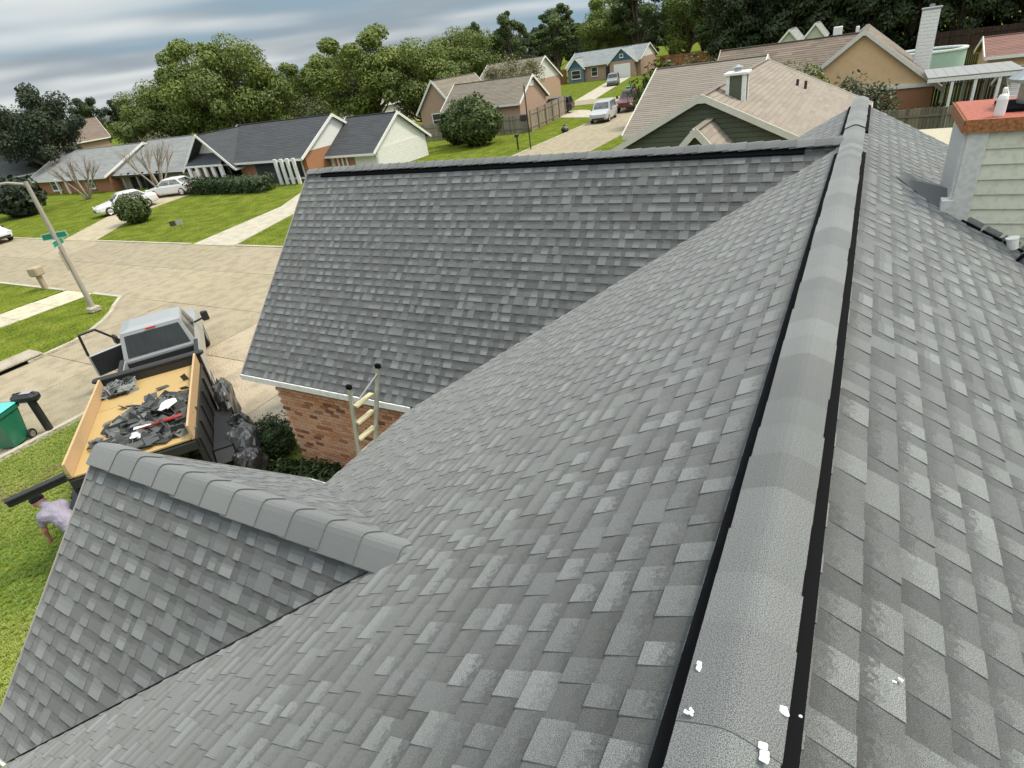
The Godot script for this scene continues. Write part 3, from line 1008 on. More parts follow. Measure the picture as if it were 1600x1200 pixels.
	# --- tan-roofed house just beyond our roof
	var h9 := thing("tan_house", "tan shingle roofed house with olive gable and small siding chimney next door", "house", V(0, 0, 0))
	var tan_c := Color(0.265, 0.222, 0.182)
	block(h9, "z", -9.6, -0.2, -36.6, -22.3, 2.45, 4.75, M.far_brick, M.olive, tan_c, 0.45, painted(Color(0.62, 0.60, 0.52)), 0.10)
	block(h9, "x", -10.45, -5.1, -42.6, -31.0, 2.6, 4.95, M.far_brick, M.olive, Color(0.245, 0.212, 0.175), 0.45, painted(Color(0.62, 0.60, 0.52)), 0.10)
	block(h9, "z", -6.0, -3.2, -22.4, -20.2, 2.5, 4.0, M.far_brick, M.olive, tan_c, 0.3, painted(Color(0.62, 0.60, 0.52)), 0.10)
	for k in 13: # clapboards of the olive gable
		var y := 2.5 + k * 0.165
		var half := (4.62 - y) / 2.3 * 4.6
		if half < 0.2: continue
		var b := MB.new()
		b.box(V(-4.9, y + 0.08, -22.285), V(half * 2 - 0.25, 0.15, 0.03), Color(1, 1, 1) * (0.94 + 0.12 * fmod(k * 0.37, 1.0)))
		put("siding_board", b, M.olive, h9)
	var cs := MB.new()
	cs.box(V(-4.15, 4.3, -24.3), V(0.62, 1.7, 0.6))
	var cc := put("chimney_chase", cs, M.olive, h9)
	for s in [-0.27, 0.27]:
		var t := MB.new()
		t.box(V(-4.15 + s, 4.3, -23.99), V(0.12, 1.7, 0.05))
		put("corner_trim", t, M.white, cc)
		var t2 := MB.new()
		t2.box(V(-3.83, 4.3, -24.3 + s), V(0.05, 1.7, 0.12))
		put("corner_trim", t2, M.white, cc)
	var ct := MB.new()
	ct.cbox(V(-4.15, 5.17, -24.3), V(0.82, 0.10, 0.8), 0.02)
	put("chimney_cap", ct, M.white, cc)
	var fl := MB.new()
	fl.lathe(V(-4.15, 5.2, -24.3), [Vector2(0.12, 0), Vector2(0.12, 0.14), Vector2(0.2, 0.16), Vector2(0.0, 0.24)], 10)
	put("flue", fl, M.galv, cc)
	for k in 2:
		var vp := MB.new()
		vp.rod(V(-2.9 + k * 0.35, 3.6, -32.5), V(-2.9 + k * 0.35, 4.05 - k * 0.1, -32.5), 0.06)
		put("vent_pipe", vp, M.plastic, h9)
	# --- peach gabled house behind it
	var ha := thing("peach_house", "brown-roofed house with a large peach gable and white trim", "house", V(0, 0, 0))
	var umber := Color(0.20, 0.155, 0.12)
	var peach := painted(Color(0.72, 0.49, 0.28))
	block(ha, "z", -4.3, 3.1, -50, -42.0, 2.35, 5.28, M.far_brick, peach, umber, 0.45, painted(Color(0.66, 0.64, 0.58)), 0.16)
	block(ha, "x", -9.0, -0.7, -51, -43.5, 2.45, 5.02, M.far_brick, peach, umber, 0.45, painted(Color(0.5, 0.4, 0.3)), 0.22)
	var tb := MB.new()
	tb.box(V(-0.6, 2.3, -41.95), V(7.5, 0.2, 0.1))
	put("trim_board", tb, M.white, ha)
	window(ha, V(-2.2, 1.3, -41.97), "z+", 1.4, 1.2)
	for k in 2:
		var vp := MB.new()
		vp.cbox(V(-2.2 + k * 1.1, 5.15, -47.5), V(0.5 - k * 0.3, 0.7 - k * 0.25, 0.4 - k * 0.2), 0.03)
		put("roof_vent", vp, M.white, ha)
	var chm := MB.new()
	for k in 32:   # white painted chimney of the house behind, in courses
		chm.cbox(V(2.55, 0.09 + k * 0.18, -46.3), V(0.86 + 0.004 * (k % 2), 0.172, 0.66), 0.01)
	var ck := put("chimney", chm, M.white, ha)
	var cp := MB.new()
	cp.cbox(V(2.55, 5.82, -46.3), V(0.98, 0.1, 0.78), 0.02)
	cp.rod(V(2.55, 5.85, -46.3), V(2.55, 6.02, -46.3), 0.14)
	put("chimney_cap", cp, M.galv, ck)
	# patio cover on posts
	var pc := thing("patio_cover", "flat grey patio roof on white posts right of the peach house", "patio cover", V(4.3, 0, -40.2))
	var rf := MB.new()
	for k in 9: rf.cbox(V(-1.6 + k * 0.42, 2.98, 0), V(0.416, 0.05, 4.3), 0.008, g(0.26))
	put("roof_panel", rf, M.paint, pc)
	var bm := MB.new()
	bm.box(V(0.1, 2.86, 2.1), V(3.8, 0.17, 0.1))
	put("beam", bm, M.white, pc)
	for k in 3: post(pc, V(-0.75 + k * 0.92, 0, 2.05), 2.78, 0.13)
	for k in 3: post(pc, V(-0.75 + k * 0.92, 0, -1.9), 2.78, 0.13)
	var pl := thing("pool", "round above-ground pool with pale green wall behind the patio roof", "pool", V(3.9, 0, -63))
	var pw := MB.new()
	pw.lathe(Vector3.ZERO, [Vector2(2.45, 0), Vector2(2.45, 2.45), Vector2(2.3, 2.45), Vector2(2.3, 2.1)], 40, Color(0.38, 0.50, 0.44))
	put("wall", pw, M.paint, pl)
	var pr2 := MB.new()
	pr2.lathe(Vector3.ZERO, [Vector2(2.52, 2.4), Vector2(2.52, 2.52), Vector2(2.22, 2.52), Vector2(2.22, 2.4)], 40)
	put("rim", pr2, M.white, pl)
	var wt := MB.new()
	wt.lathe(Vector3.ZERO, [Vector2(2.3, 2.28), Vector2(0.0, 2.28)], 40, Color(0.30, 0.38, 0.40))
	put("water", wt, M.gloss, pl)
	var sh := thing("shed", "tan shed with a reddish brown roof at the right edge", "shed", V(0, 0, 0))
	block(sh, "x", 6.0, 12.0, -52.5, -48.0, 2.95, 3.75, painted(Color(0.55, 0.38, 0.22)), M.white, Color(0.23, 0.12, 0.095), 0.3)
	var sh2 := thing("grey_shed", "low grey-roofed shed beyond the chimney at the right edge", "shed", V(0, 0, 0))
	block(sh2, "x", 6.1, 12.0, -43.2, -38.0, 2.0, 2.9, painted(Color(0.40, 0.30, 0.20)), M.white, Color(0.26, 0.27, 0.27), 0.3)
	var sh4 := thing("flat_shed", "small shed with a flat pale tan roof right behind our roof", "shed", V(2.1, 0, -26.6))
	var sw := MB.new()
	sw.box(V(0, 1.03, 0), V(1.7, 2.06, 4.0))
	put("wall", sw, painted(Color(0.3, 0.26, 0.2)), sh4)
	var sr := MB.new()
	sr.cbox(V(0, 2.12, 0), V(1.95, 0.1, 4.3), 0.03, Color(0.42, 0.38, 0.28))
	put("roof", sr, M.paint, sh4)
	var sh3 := thing("tiny_white_house", "far small house with two white gables in front of the dark wood", "house", V(0, 0, 0))
	block(sh3, "z", -10.3, -7.9, -92, -86, 3.4, 4.75, painted(Color(0.5, 0.52, 0.42)), painted(Color(0.5, 0.52, 0.42)), Color(0.3, 0.3, 0.28), 0.3)
	block(sh3, "z", -7.4, -5.6, -93, -88, 3.9, 5.0, painted(Color(0.5, 0.52, 0.42)), painted(Color(0.5, 0.52, 0.42)), Color(0.3, 0.3, 0.28), 0.3)
	window(sh3, V(-9.1, 2.0, -85.96), "z+", 1.2, 1.2)
	window(sh3, V(-6.5, 2.0, -87.96), "z+", 1.2, 1.2)

# ---------- wooden fences, picket by picket
func fence(called: String, label: String, a: Vector3, b: Vector3, h: float, tone: Color, rail := 0.0) -> void:
	var t := thing(called, label, "fence", a)
	var d := (b - a).normalized()
	var n := int((b - a).length() / 0.155)
	var r := RandomNumberGenerator.new()
	r.seed = n + 3
	var var_m := []
	for k in 5:
		var m := MB.new()
		var s := 0.75 + 0.13 * k
		m.cbox(V(0, h / 2, 0), V(0.14, h, 0.022), 0.006, Color(tone.r * s, tone.g * s, tone.b * s))
		var_m.append(m.mesh())
	var o := d.cross(Vector3.UP)
	for k in n:
		var p := put("picket", var_m[r.randi() % 5], M.fence, t)
		p.basis = Basis(d, Vector3.UP, o)
		p.position = d * (k + 0.5) * 0.155 + V(0, r.randf_range(-0.03, 0.03), 0)
	for y in [0.4, h - 0.35]:
		var m := MB.new()
		m.box(d * (b - a).length() / 2 + V(0, y, 0) + o * 0.04, V((b - a).length(), 0.09, 0.04), tone, Basis(d, Vector3.UP, o))
		put("rail", m, M.fence, t)
	for k in int((b - a).length() / 2.4) + 1:
		var m := MB.new()
		m.box(d * minf(k * 2.4, (b - a).length()) + V(0, h * 0.5, 0) + o * 0.08, V(0.1, h, 0.1), tone, Basis(d, Vector3.UP, o))
		put("post", m, M.fence, t)

# ---------- ground, streets, paths
func poly(pts: Array, y0: float, y1: float, col := Color.WHITE) -> MB:
	var q := PackedVector3Array()
	var area := 0.0
	for i in pts.size():
		var a: Array = pts[i]
		var b: Array = pts[(i + 1) % pts.size()]
		area += a[0] * b[1] - b[0] * a[1]
	var list := pts.duplicate()
	if area > 0: list.reverse()
	for p in list: q.append(V(p[0], y0, p[1]))
	var mb := MB.new()
	var flat := PackedVector2Array()
	for p in q: flat.append(Vector2(p.x, p.z))
	var ix := Geometry2D.triangulate_polygon(flat)
	var up := V(0, y1 - y0, 0)
	for k in range(0, ix.size(), 3):
		var a := q[ix[k]] + up
		var b := q[ix[k + 1]] + up
		var c := q[ix[k + 2]] + up
		if (b - a).cross(c - a).y > 0: mb.tri(a, b, c, col)
		else: mb.tri(a, c, b, col)
	for k in q.size():
		var j := (k + 1) % q.size()
		mb.quad(q[k], q[j], q[j] + up, q[k] + up, col)
	return mb
func tone_of(r: RandomNumberGenerator, base: Color) -> Color:
	var s := r.randf_range(0.92, 1.07)
	return Color(base.r * s, base.g * s, base.b * s * r.randf_range(0.97, 1.03))
func paved(called: String, x0: float, x1: float, z0: float, z1: float, nx: int, nz: int, base: Color, top := 0.03) -> void:
	var r := RandomNumberGenerator.new()
	r.seed = int(absf(x0 * 31 + z0 * 17)) + nx
	var o := Node3D.new()
	o.name = numbered(called)
	o.set_meta("kind", "structure")
	add_child(o)
	for i in nx:
		for j in nz:
			var a := x0 + (x1 - x0) * i / nx + 0.012
			var b := x0 + (x1 - x0) * (i + 1) / nx - 0.012
			var c := z0 + (z1 - z0) * j / nz + 0.012
			var d := z0 + (z1 - z0) * (j + 1) / nz - 0.012
			var m := MB.new()
			m.cbox(V((a + b) / 2, top - 0.05 + r.randf_range(-0.003, 0.003), (c + d) / 2), V(b - a, 0.1, d - c), 0.008, tone_of(r, base))
			put("slab", m, M.concrete, o)
func kerb(pts: Array, h := 0.10, w := 0.16) -> void:
	var m := MB.new()
	for i in pts.size() - 1:
		var a := V(pts[i][0], 0, pts[i][1])
		var b := V(pts[i + 1][0], 0, pts[i + 1][1])
		var d := (b - a).normalized()
		m.box((a + b) / 2 + V(0, h / 2, 0), V((b - a).length() + 0.02, h, w + 0.001 * (i % 2)), Color(0.47, 0.43, 0.34), Basis(d, Vector3.UP, d.cross(Vector3.UP)))
	structure("kerb", m, M.concrete)

func ground() -> void:
	var g0 := MB.new()
	g0.quad(V(-700, 0, 300), V(700, 0, 300), V(700, 0, -900), V(-700, 0, -900))
	structure("ground", g0, M.grass)
	var sand := Color(0.335, 0.282, 0.193)
	paved("street", -23.6, -17.4, -12.2, 16.0, 2, 6, sand)
	paved("street", -23.6, -17.4, -19.0, -12.2, 2, 2, sand)
	paved("street", -23.0, -16.8, -74.0, -19.0, 2, 12, sand)
	paved("side_street", -110.0, -27.1, -19.0, -12.2, 18, 2, sand)
	paved("side_street", -27.1, -23.6, -19.0, -12.2, 1, 2, sand)
	structure("street_corner", poly([[-27.1, -12.2], [-26.4, -11.5], [-25.6, -10.9], [-24.9, -10.2], [-24.3, -9.4], [-23.85, -8.6], [-23.62, -7.7], [-23.62, -12.18]], -0.05, 0.028, sand), M.concrete)
	paved("far_street", -60.0, -16.8, -80.0, -74.05, 10, 2, sand)
	paved("driveway", -17.38, -9.9, -11.6, -6.65, 3, 2, Color(0.45, 0.37, 0.27))
	structure("driveway", poly([[-32.0, -19.05], [-28.4, -19.05], [-30.2, -24.4], [-32.6, -33.4], [-37.3, -33.4], [-33.6, -27.0]], -0.05, 0.03, Color(0.46, 0.42, 0.33)), M.concrete)
	structure("driveway", poly([[-46.4, -19.05], [-42.4, -19.05], [-49.0, -27.0], [-51.0, -34.0], [-57.0, -34.6], [-56.0, -30.5]], -0.05, 0.026, Color(0.42, 0.36, 0.25)), M.concrete)
	structure("driveway", poly([[-34.6, -80.05], [-31.6, -80.05], [-38.6, -116.0], [-42.2, -116.0]], -0.05, 0.03, Color(0.46, 0.42, 0.33)), M.concrete)
	structure("driveway", poly([[-23.05, -60.0], [-23.05, -63.5], [-28.8, -68.6], [-33.4, -68.0], [-33.4, -65.0]], -0.05, 0.03, Color(0.46, 0.42, 0.33)), M.concrete)
	# the footpath of the near corner, slab by slab
	var r := RandomNumberGenerator.new()
	r.seed = 4
	var fp := Node3D.new()
	fp.name = "footpath"
	fp.set_meta("kind", "structure")
	add_child(fp)
	for k in 9:
		var a := 0.0 + k * 1.5
		var z := -12.1 + a
		var x0 := -31.7 - 0.04 * a
		put("slab", poly([[x0, z], [x0 + 2.3, z], [x0 + 2.3, z + 1.48], [x0, z + 1.48]], -0.05, 0.075, tone_of(r, Color(0.52, 0.47, 0.35))), M.concrete, fp)
	structure("garden_path", poly([[-11.95, -6.65], [-11.2, -6.65], [-10.95, -4.0], [-9.2, -3.2], [-6.2, -2.6], [-6.2, -1.4], [-9.8, -2.0], [-11.9, -3.4]], -0.05, 0.028, Color(0.45, 0.40, 0.30)), M.concrete)
	kerb([[-110, -12.1], [-31.9, -12.1]])
	kerb([[-29.3, -12.1], [-27.1, -12.1], [-26.3, -11.4], [-25.5, -10.8], [-24.8, -10.1], [-24.2, -9.3], [-23.78, -8.5], [-23.7, -7.4], [-23.7, -6.9]])
	kerb([[-23.7, -5.9], [-23.7, 16.0]])
	kerb([[-110, -19.1], [-46.6, -19.1]], 0.06)
	kerb([[-42.2, -19.1], [-32.2, -19.1]], 0.06)
	kerb([[-28.2, -19.1], [-23.1, -19.1], [-23.1, -59.8]], 0.06)
	kerb([[-17.3, -6.6], [-17.3, 16.0]], 0.09)
	var inlet := thing("storm_drain", "concrete kerb inlet with a dark slot at the left edge of the street", "drain", V(-23.75, 0, -6.4))
	var im := MB.new()
	im.cbox(V(-0.35, 0.16, 0), V(0.9, 0.08, 2.0), 0.02, Color(0.40, 0.35, 0.28))
	put("lid", im, M.concrete, inlet)
	var is2 := MB.new()
	is2.box(V(0.02, 0.07, 0), V(0.06, 0.09, 1.9))
	put("slot", is2, M.black, inlet)
	# lawns raised to the kerbs
	structure("lawn", poly([[-110, -12.1], [-31.9, -12.1], [-32.0, 1.0], [-110, 1.0]], -0.02, 0.07), M.grass)
	structure("lawn", poly([[-29.3, -12.05], [-27.1, -12.05], [-26.3, -11.35], [-25.5, -10.75], [-24.85, -10.05], [-24.25, -9.25], [-23.85, -8.5], [-23.75, -7.4], [-23.75, 16.0], [-29.8, 16.0], [-29.6, 1.0]], -0.02, 0.08), M.grass)
	# tufts in the near lawn
	var tuft := MB.new()
	for k in 7:
		var a := TAU * k / 7.0 + 0.3
		var h := 0.032 + 0.015 * sin(k * 2.3)
		var d := V(cos(a), 0, sin(a))
		var sdv := V(-sin(a), 0, cos(a)) * 0.006
		tuft.tri(d * 0.012 - sdv, d * 0.012 + sdv, d * (0.03 + h * 0.35) + V(0, h, 0), Color(0.9 + 0.1 * sin(k), 1, 0.9))
	var mm := MultiMesh.new()
	mm.transform_format = MultiMesh.TRANSFORM_3D
	mm.use_colors = true
	mm.mesh = tuft.mesh()
	var spots := []
	var dry := FastNoiseLite.new()
	dry.seed = 8
	dry.frequency = 0.35
	while spots.size() < 60000:
		var x := r.randf_range(-17.2, -6.0)
		var z := r.randf_range(-6.5, 3.5)
		if r.randf() > 1.25 - absf(x + 12.0) * 0.02: continue
		spots.append(V(x, 0, z))
	mm.instance_count = spots.size()
	for k in spots.size():
		var p: Vector3 = spots[k]
		var s := r.randf_range(0.7, 1.5)
		mm.set_instance_transform(k, Transform3D(Basis(Vector3.UP, r.randf() * TAU).scaled(V(s, s * r.randf_range(0.6, 1.3), s)), p))
		var t := clampf(0.45 + dry.get_noise_2d(p.x, p.z) * 0.9 + r.randf_range(-0.15, 0.15), 0, 1)
		var c := Color(0.19, 0.26, 0.035).lerp(Color(0.40, 0.40, 0.10), t)
		if dry.get_noise_2d(p.x * 0.6 + 30.0, p.z * 0.6) + r.randf_range(-0.2, 0.2) > 0.32: c = Color(0.30, 0.24, 0.10)
		mm.set_instance_color(k, c)
	var gi := MultiMeshInstance3D.new()
	gi.name = "lawn_grass"
	gi.multimesh = mm
	gi.material_override = M.leaf
	add_child(gi)
	tag(gi, "short grass of the front lawn around the trailer", "grass", "", "stuff")

# ---------- trees and shrubs
# leaf clumps spread through overlapping lobes; returns [crown mesh, trunk mesh]
func tree_meshes(sd: int, w: float, h: float, bare: float, leaves: int, leaf: float, c0: Color, c1: Color, lobes := 26, trunks := 1) -> Array:
	var r := RandomNumberGenerator.new()
	r.seed = sd
	var mb := MB.new()
	var tr := MB.new()
	var cy := bare + (h - bare) * 0.52
	var hy := (h - bare) * 0.5
	var L := []
	for k in lobes:
		var d := V(r.randfn(), r.randfn() * 0.9 + 0.15, r.randfn()).normalized()
		var s := r.randf_range(0.4, 0.95)
		var p := V(d.x * w * 0.5 * s, cy + d.y * hy * s, d.z * w * 0.5 * s)
		var rad := w * r.randf_range(0.09, 0.21) * (1.25 - 0.4 * s)
		L.append([p, rad, r.randf()])
	for t in trunks:
		var base := V(r.randf_range(-0.3, 0.3) * (trunks - 1), 0, r.randf_range(-0.3, 0.3) * (trunks - 1))
		var topp := V(r.randf_range(-0.05, 0.05) * w, cy + hy * 0.3, r.randf_range(-0.05, 0.05) * w)
		tr.tube(PV([base, base.lerp(topp, 0.4) + V(0.1, 0, 0.06), topp]), PackedFloat32Array([w * 0.036, w * 0.026, w * 0.008]), 8)
	for l in L:
		if r.randf() < 2.0:
			var s0 := V(0, bare * 0.7 + r.randf() * hy * 0.7, 0)
			tr.tube(PV([s0, s0.lerp(l[0], 0.55) + V(0, -0.05 * w, 0), l[0]]), PackedFloat32Array([w * 0.013, w * 0.008, w * 0.003]), 5)
	for k in leaves:
		var l: Array = L[r.randi() % L.size()]
		var d := V(r.randfn(), r.randfn() + 0.25, r.randfn()).normalized()
		var p: Vector3 = l[0] + d * l[1] * pow(r.randf(), 0.45) * V(1.0, 0.8, 1.0)
		var s := leaf * r.randf_range(0.6, 1.4)
		var nrm := (d + V(r.randfn(), r.randfn() + 0.5, r.randfn()) * 0.55).normalized()
		var a := nrm.cross(V(r.randfn(), r.randfn(), r.randfn())).normalized()
		var b := nrm.cross(a)
		var t := clampf(l[2] * 0.6 + r.randf() * 0.5, 0, 1)
		var c := c0.lerp(c1, t)
		var tip := p + a * s + nrm * s * -0.2
		mb.tri(p - a * s * 0.6, p + b * s * 0.42, tip, c)
		mb.tri(p - a * s * 0.6, tip, p - b * s * 0.42, c)
	return [mb.mesh(), tr.mesh()]
func plant(called: String, ms: Array, label: String, cat: String, at: Vector3, turn: float, sc: Vector3, group: String, bark: Material = null) -> void:
	var t := thing(called, label, cat, at, turn, group)
	for i in 2:
		var o := put(["crown", "trunk"][i], ms[i], M.leaf if i == 0 else (bark if bark else M.bark), t)
		o.scale = sc
# hedge, shrub: leaves through a box-like or round body
func shrub_mesh(sd: int, size: Vector3, leaves: int, leaf: float, c0: Color, c1: Color, boxy := false) -> Array:
	var r := RandomNumberGenerator.new()
	r.seed = sd
	var mb := MB.new()
	var tr := MB.new()
	for k in 9:
		var p := V(r.randf_range(-0.4, 0.4) * size.x, 0, r.randf_range(-0.4, 0.4) * size.z) * 0.9
		tr.rod(p * 0.5, p + V(0, size.y * 0.75, 0), 0.02, 5, Color.WHITE, 0.008)
	var f := FastNoiseLite.new()
	f.seed = sd
	f.frequency = 1.3 / maxf(0.5, size.y)
	for k in leaves:
		var d := V(r.randfn(), r.randfn(), r.randfn()).normalized()
		var q := d * pow(r.randf(), 0.35)
		if boxy: q = V(r.randf_range(-1, 1), r.randf_range(-1, 1), r.randf_range(-1, 1))
		var lump := 1.0 + 0.35 * f.get_noise_3d(q.x * size.x, q.y * size.y, q.z * size.z)
		var p := V(q.x * size.x * 0.5, size.y * 0.5 + q.y * size.y * 0.5, q.z * size.z * 0.5) * lump
		p.y = maxf(p.y, 0.03)
		var s := leaf * r.randf_range(0.6, 1.4)
		var nrm := (q.normalized() + V(r.randfn(), r.randfn() + 0.6, r.randfn()) * 0.6).normalized()
		var a := nrm.cross(V(r.randfn(), r.randfn(), r.randfn())).normalized()
		var b := nrm.cross(a)
		var c := c0.lerp(c1, r.randf())
		mb.tri(p - a * s * 0.6, p + b * s * 0.4, p + a * s, c)
		mb.tri(p - a * s * 0.6, p + a * s, p - b * s * 0.4, c)
	return [mb.mesh(), tr.mesh()]
func bare_tree(label: String, at: Vector3, h: float, sd: int, group: String) -> void:
	var r := RandomNumberGenerator.new()
	r.seed = sd
	var t := thing("bare_tree", label, "tree", at, 0, group)
	var tk := MB.new()
	var tw := MB.new()
	for k in 6:
		var a := TAU * k / 6.0 + r.randf_range(-0.3, 0.3)
		var d := V(cos(a) * 0.55, 1, sin(a) * 0.55).normalized()
		var p := V(cos(a) * 0.12, 0, sin(a) * 0.12)
		var m := p + d * h * 0.5
		tk.tube(PV([p, p.lerp(m, 0.5) + V(0, 0.1, 0), m]), PackedFloat32Array([0.10, 0.08, 0.06]), 7)
		for j in 4:
			var e := (d + V(r.randfn(), r.randf(), r.randfn()) * 0.33).normalized()
			var q := m + e * h * r.randf_range(0.3, 0.5)
			tk.tube(PV([m, m.lerp(q, 0.5) + V(0, 0.06, 0), q]), PackedFloat32Array([0.05, 0.035, 0.016]), 6)
			for i in 9:
				var s := m.lerp(q, r.randf_range(0.3, 1.0))
				var f := (e + V(r.randfn(), r.randf_range(-0.1, 1), r.randfn()) * 0.5).normalized()
				var z := s + f * h * r.randf_range(0.10, 0.26)
				tw.tube(PV([s, z]), PackedFloat32Array([0.016, 0.006]), 4)
	put("trunk", tk, M.bark_pale, t)
	put("crown", tw, M.bark_pale, t)

func vegetation() -> void:
	var deep := Color(0.058, 0.090, 0.024)
	var green := Color(0.105, 0.150, 0.028)
	var lime := Color(0.205, 0.245, 0.042)
	var dark := Color(0.022, 0.036, 0.018)
	var kinds := {
		"oak": tree_meshes(1, 12.0, 11.0, 1.2, 30000, 0.20, deep, lime, 44),
		"oak_b": tree_meshes(2, 10.0, 12.0, 1.2, 28000, 0.20, green, lime, 40),
		"dark": tree_meshes(3, 11.0, 10.5, 0.6, 28000, 0.19, dark, Color(0.045, 0.065, 0.03), 40),
		"tall": tree_meshes(4, 7.0, 15.0, 2.5, 20000, 0.22, deep, Color(0.10, 0.14, 0.035), 36),
		"wood": tree_meshes(6, 9.0, 14.0, -1.0, 20000, 0.30, dark, Color(0.055, 0.08, 0.022), 44),
		"pale": tree_meshes(7, 9.0, 6.5, 1.5, 6500, 0.16, Color(0.15, 0.14, 0.07), Color(0.21, 0.19, 0.11), 26),
	}
	var G := "trees behind the houses"
	plant("dark_tree", kinds.dark, "dense dark evergreen tree at the far left behind the low house", "tree", V(-86, 0, -39), 0.3, V(1.0, 1.08, 1.0), G)
	plant("oak_tree", kinds.oak, "leftmost of the big leafy trees behind the bare trees", "tree", V(-80, 0, -50), 1.0, V(0.9, 0.86, 0.9), G)
	plant("oak_tree", kinds.oak_b, "tallest leafy tree behind the low grey house", "tree", V(-74, 0, -53), 2.0, V(1.15, 1.16, 1.15), G)
	plant("oak_tree", kinds.oak, "broad leafy tree behind the left gable of the corner house", "tree", V(-67.5, 0, -54), 3.1, V(1.0, 1.14, 1.0), G)
	plant("oak_tree", kinds.oak_b, "smaller leafy tree behind the middle of the corner house roof", "tree", V(-67, 0, -65), 0.5, V(0.9, 0.86, 0.9), G)
	plant("oak_tree", kinds.oak, "low leafy tree at the end of the corner house ridge", "tree", V(-76, 0, -82), 4.0, V(1.0, 0.96, 1.0), G)
	plant("oak_tree", kinds.oak_b, "large rounded tree rising behind the white wing of the corner house", "tree", V(-54.5, 0, -62), 0.2, V(1.2, 1.0, 1.2), G)
	plant("oak_tree", kinds.oak, "leafy tree between the large rounded tree and the brown house", "tree", V(-48, 0, -64), 2.6, V(0.9, 0.85, 0.9), G)
	plant("oak_tree", kinds.oak, "hazy leafy tree behind the brown house roof", "tree", V(-60, 0, -92), 1.6, V(1.1, 1.0, 1.1), G)
	plant("slim_tree", kinds.tall, "slim tree above the brown house, left of a pair", "tree", V(-60.5, 0, -98), 0.2, V(0.75, 0.82, 0.75), G)
	plant("slim_tree", kinds.tall, "slim tree above the brown house, right of a pair", "tree", V(-52.5, 0, -97), 2.2, V(0.8, 0.86, 0.8), G)
	plant("pale_tree", kinds.pale, "thin pale olive tree between the brown house and the blue house", "tree", V(-41, 0, -74), 0.7, V(1.0, 1.0, 1.0), G, M.bark_pale)
	plant("tall_tree", kinds.tall, "tall tree left of the blue house", "tree", V(-62, 0, -136), 0.1, V(1.5, 0.98, 1.5), G)
	plant("tall_tree", kinds.oak_b, "rounded tree behind the blue house roof", "tree", V(-52, 0, -142), 1.1, V(1.5, 1.26, 1.5), G)
	plant("tall_tree", kinds.tall, "tallest tree behind the blue house", "tree", V(-44, 0, -138), 2.1, V(1.6, 1.12, 1.6), G)
	plant("tall_tree", kinds.oak, "wide tree right behind the blue house gable", "tree", V(-34, 0, -140), 3.3, V(1.3, 1.5, 1.3), G)
	plant("tall_tree", kinds.tall, "tall tree above the tan roof, nearest the blue house", "tree", V(-25, 0, -122), 4.2, V(1.7, 1.05, 1.7), G)
	plant("tall_tree", kinds.oak_b, "broad dark green tree above the tan roof", "tree", V(-16, 0, -112), 0.9, V(1.4, 1.3, 1.4), G)
	# the wood that closes the view: one dark mass
	var r := RandomNumberGenerator.new()
	r.seed = 55
	var both := ArrayMesh.new()
	for part in 2:
		both.add_surface_from_arrays(Mesh.PRIMITIVE_TRIANGLES, kinds.wood[part].surface_get_arrays(0))
		both.surface_set_material(part, M.leaf if part == 0 else M.bark)
	var mm := MultiMesh.new()
	mm.transform_format = MultiMesh.TRANSFORM_3D
	mm.mesh = both
	var list := []
	for k in 46:
		list.append([V(-19 + k * 1.8 + r.randf_range(-2, 2), 0, -100 - (k % 3) * 9 + r.randf_range(-3, 3) + (12.0 if k > 24 else 0.0)), r.randf_range(0.95, 1.35)])
	for k in 34:
		list.append([V(-165 + k * 4.4 + r.randf_range(-2, 2), 0, -150 - (k % 3) * 8 + r.randf_range(-4, 4) + k * -0.9), r.randf_range(0.75, 1.0)])
	for k in 14:
		list.append([V(-150 + r.randf_range(-4, 4), 0, -32 - k * 9), r.randf_range(0.6, 0.8)])
	mm.instance_count = list.size()
	for k in list.size():
		var s: float = list[k][1]
		mm.set_instance_transform(k, Transform3D(Basis(Vector3.UP, r.randf() * TAU).scaled(V(s, s, s)), list[k][0]))
	var wd := MultiMeshInstance3D.new()
	wd.name = "wood"
	wd.multimesh = mm
	add_child(wd)
	tag(wd, "dark wood closing the view behind the houses", "wood", "", "stuff")
	# shrubs
	var S := func(label: String, at: Vector3, size: Vector3, n: int, leaf: float, c0: Color, c1: Color, sd: int, boxy := false):
		var ms := shrub_mesh(sd, size, n, leaf, c0, c1, boxy)
		var t := thing("shrub" if not boxy else "hedge", label, "bush" if not boxy else "hedge", at, 0, "")
		put("foliage", ms[0], M.leaf, t)
		put("stems", ms[1], M.bark, t)
	S.call("clipped low hedge in front of the corner house garage", V(-45.4, 0, -32.0), V(9.6, 1.15, 1.7), 9000, 0.13, Color(0.018, 0.035, 0.010), Color(0.05, 0.085, 0.02), 11, true)
	S.call("round green shrub on the lawn hiding a white car", V(-44.4, 0, -23.3), V(2.5, 1.9, 2.3), 4500, 0.13, Color(0.03, 0.06, 0.012), Color(0.10, 0.13, 0.025), 12)
	S.call("big round bush beside the fence of the brown house", V(-30.3, 0, -47.6), V(5.0, 4.0, 4.4), 9000, 0.2, Color(0.03, 0.055, 0.015), Color(0.11, 0.15, 0.03), 13)
	S.call("slim bush left of the big round bush", V(-33.6, 0, -49.2), V(3.0, 3.0, 2.6), 4000, 0.2, Color(0.03, 0.055, 0.015), Color(0.10, 0.14, 0.03), 14)
	S.call("dark shrub at the corner of the brick wall", V(-10.15, 0, -6.05), V(1.0, 0.95, 0.95), 4200, 0.045, Color(0.012, 0.026, 0.008), Color(0.045, 0.08, 0.014), 15)
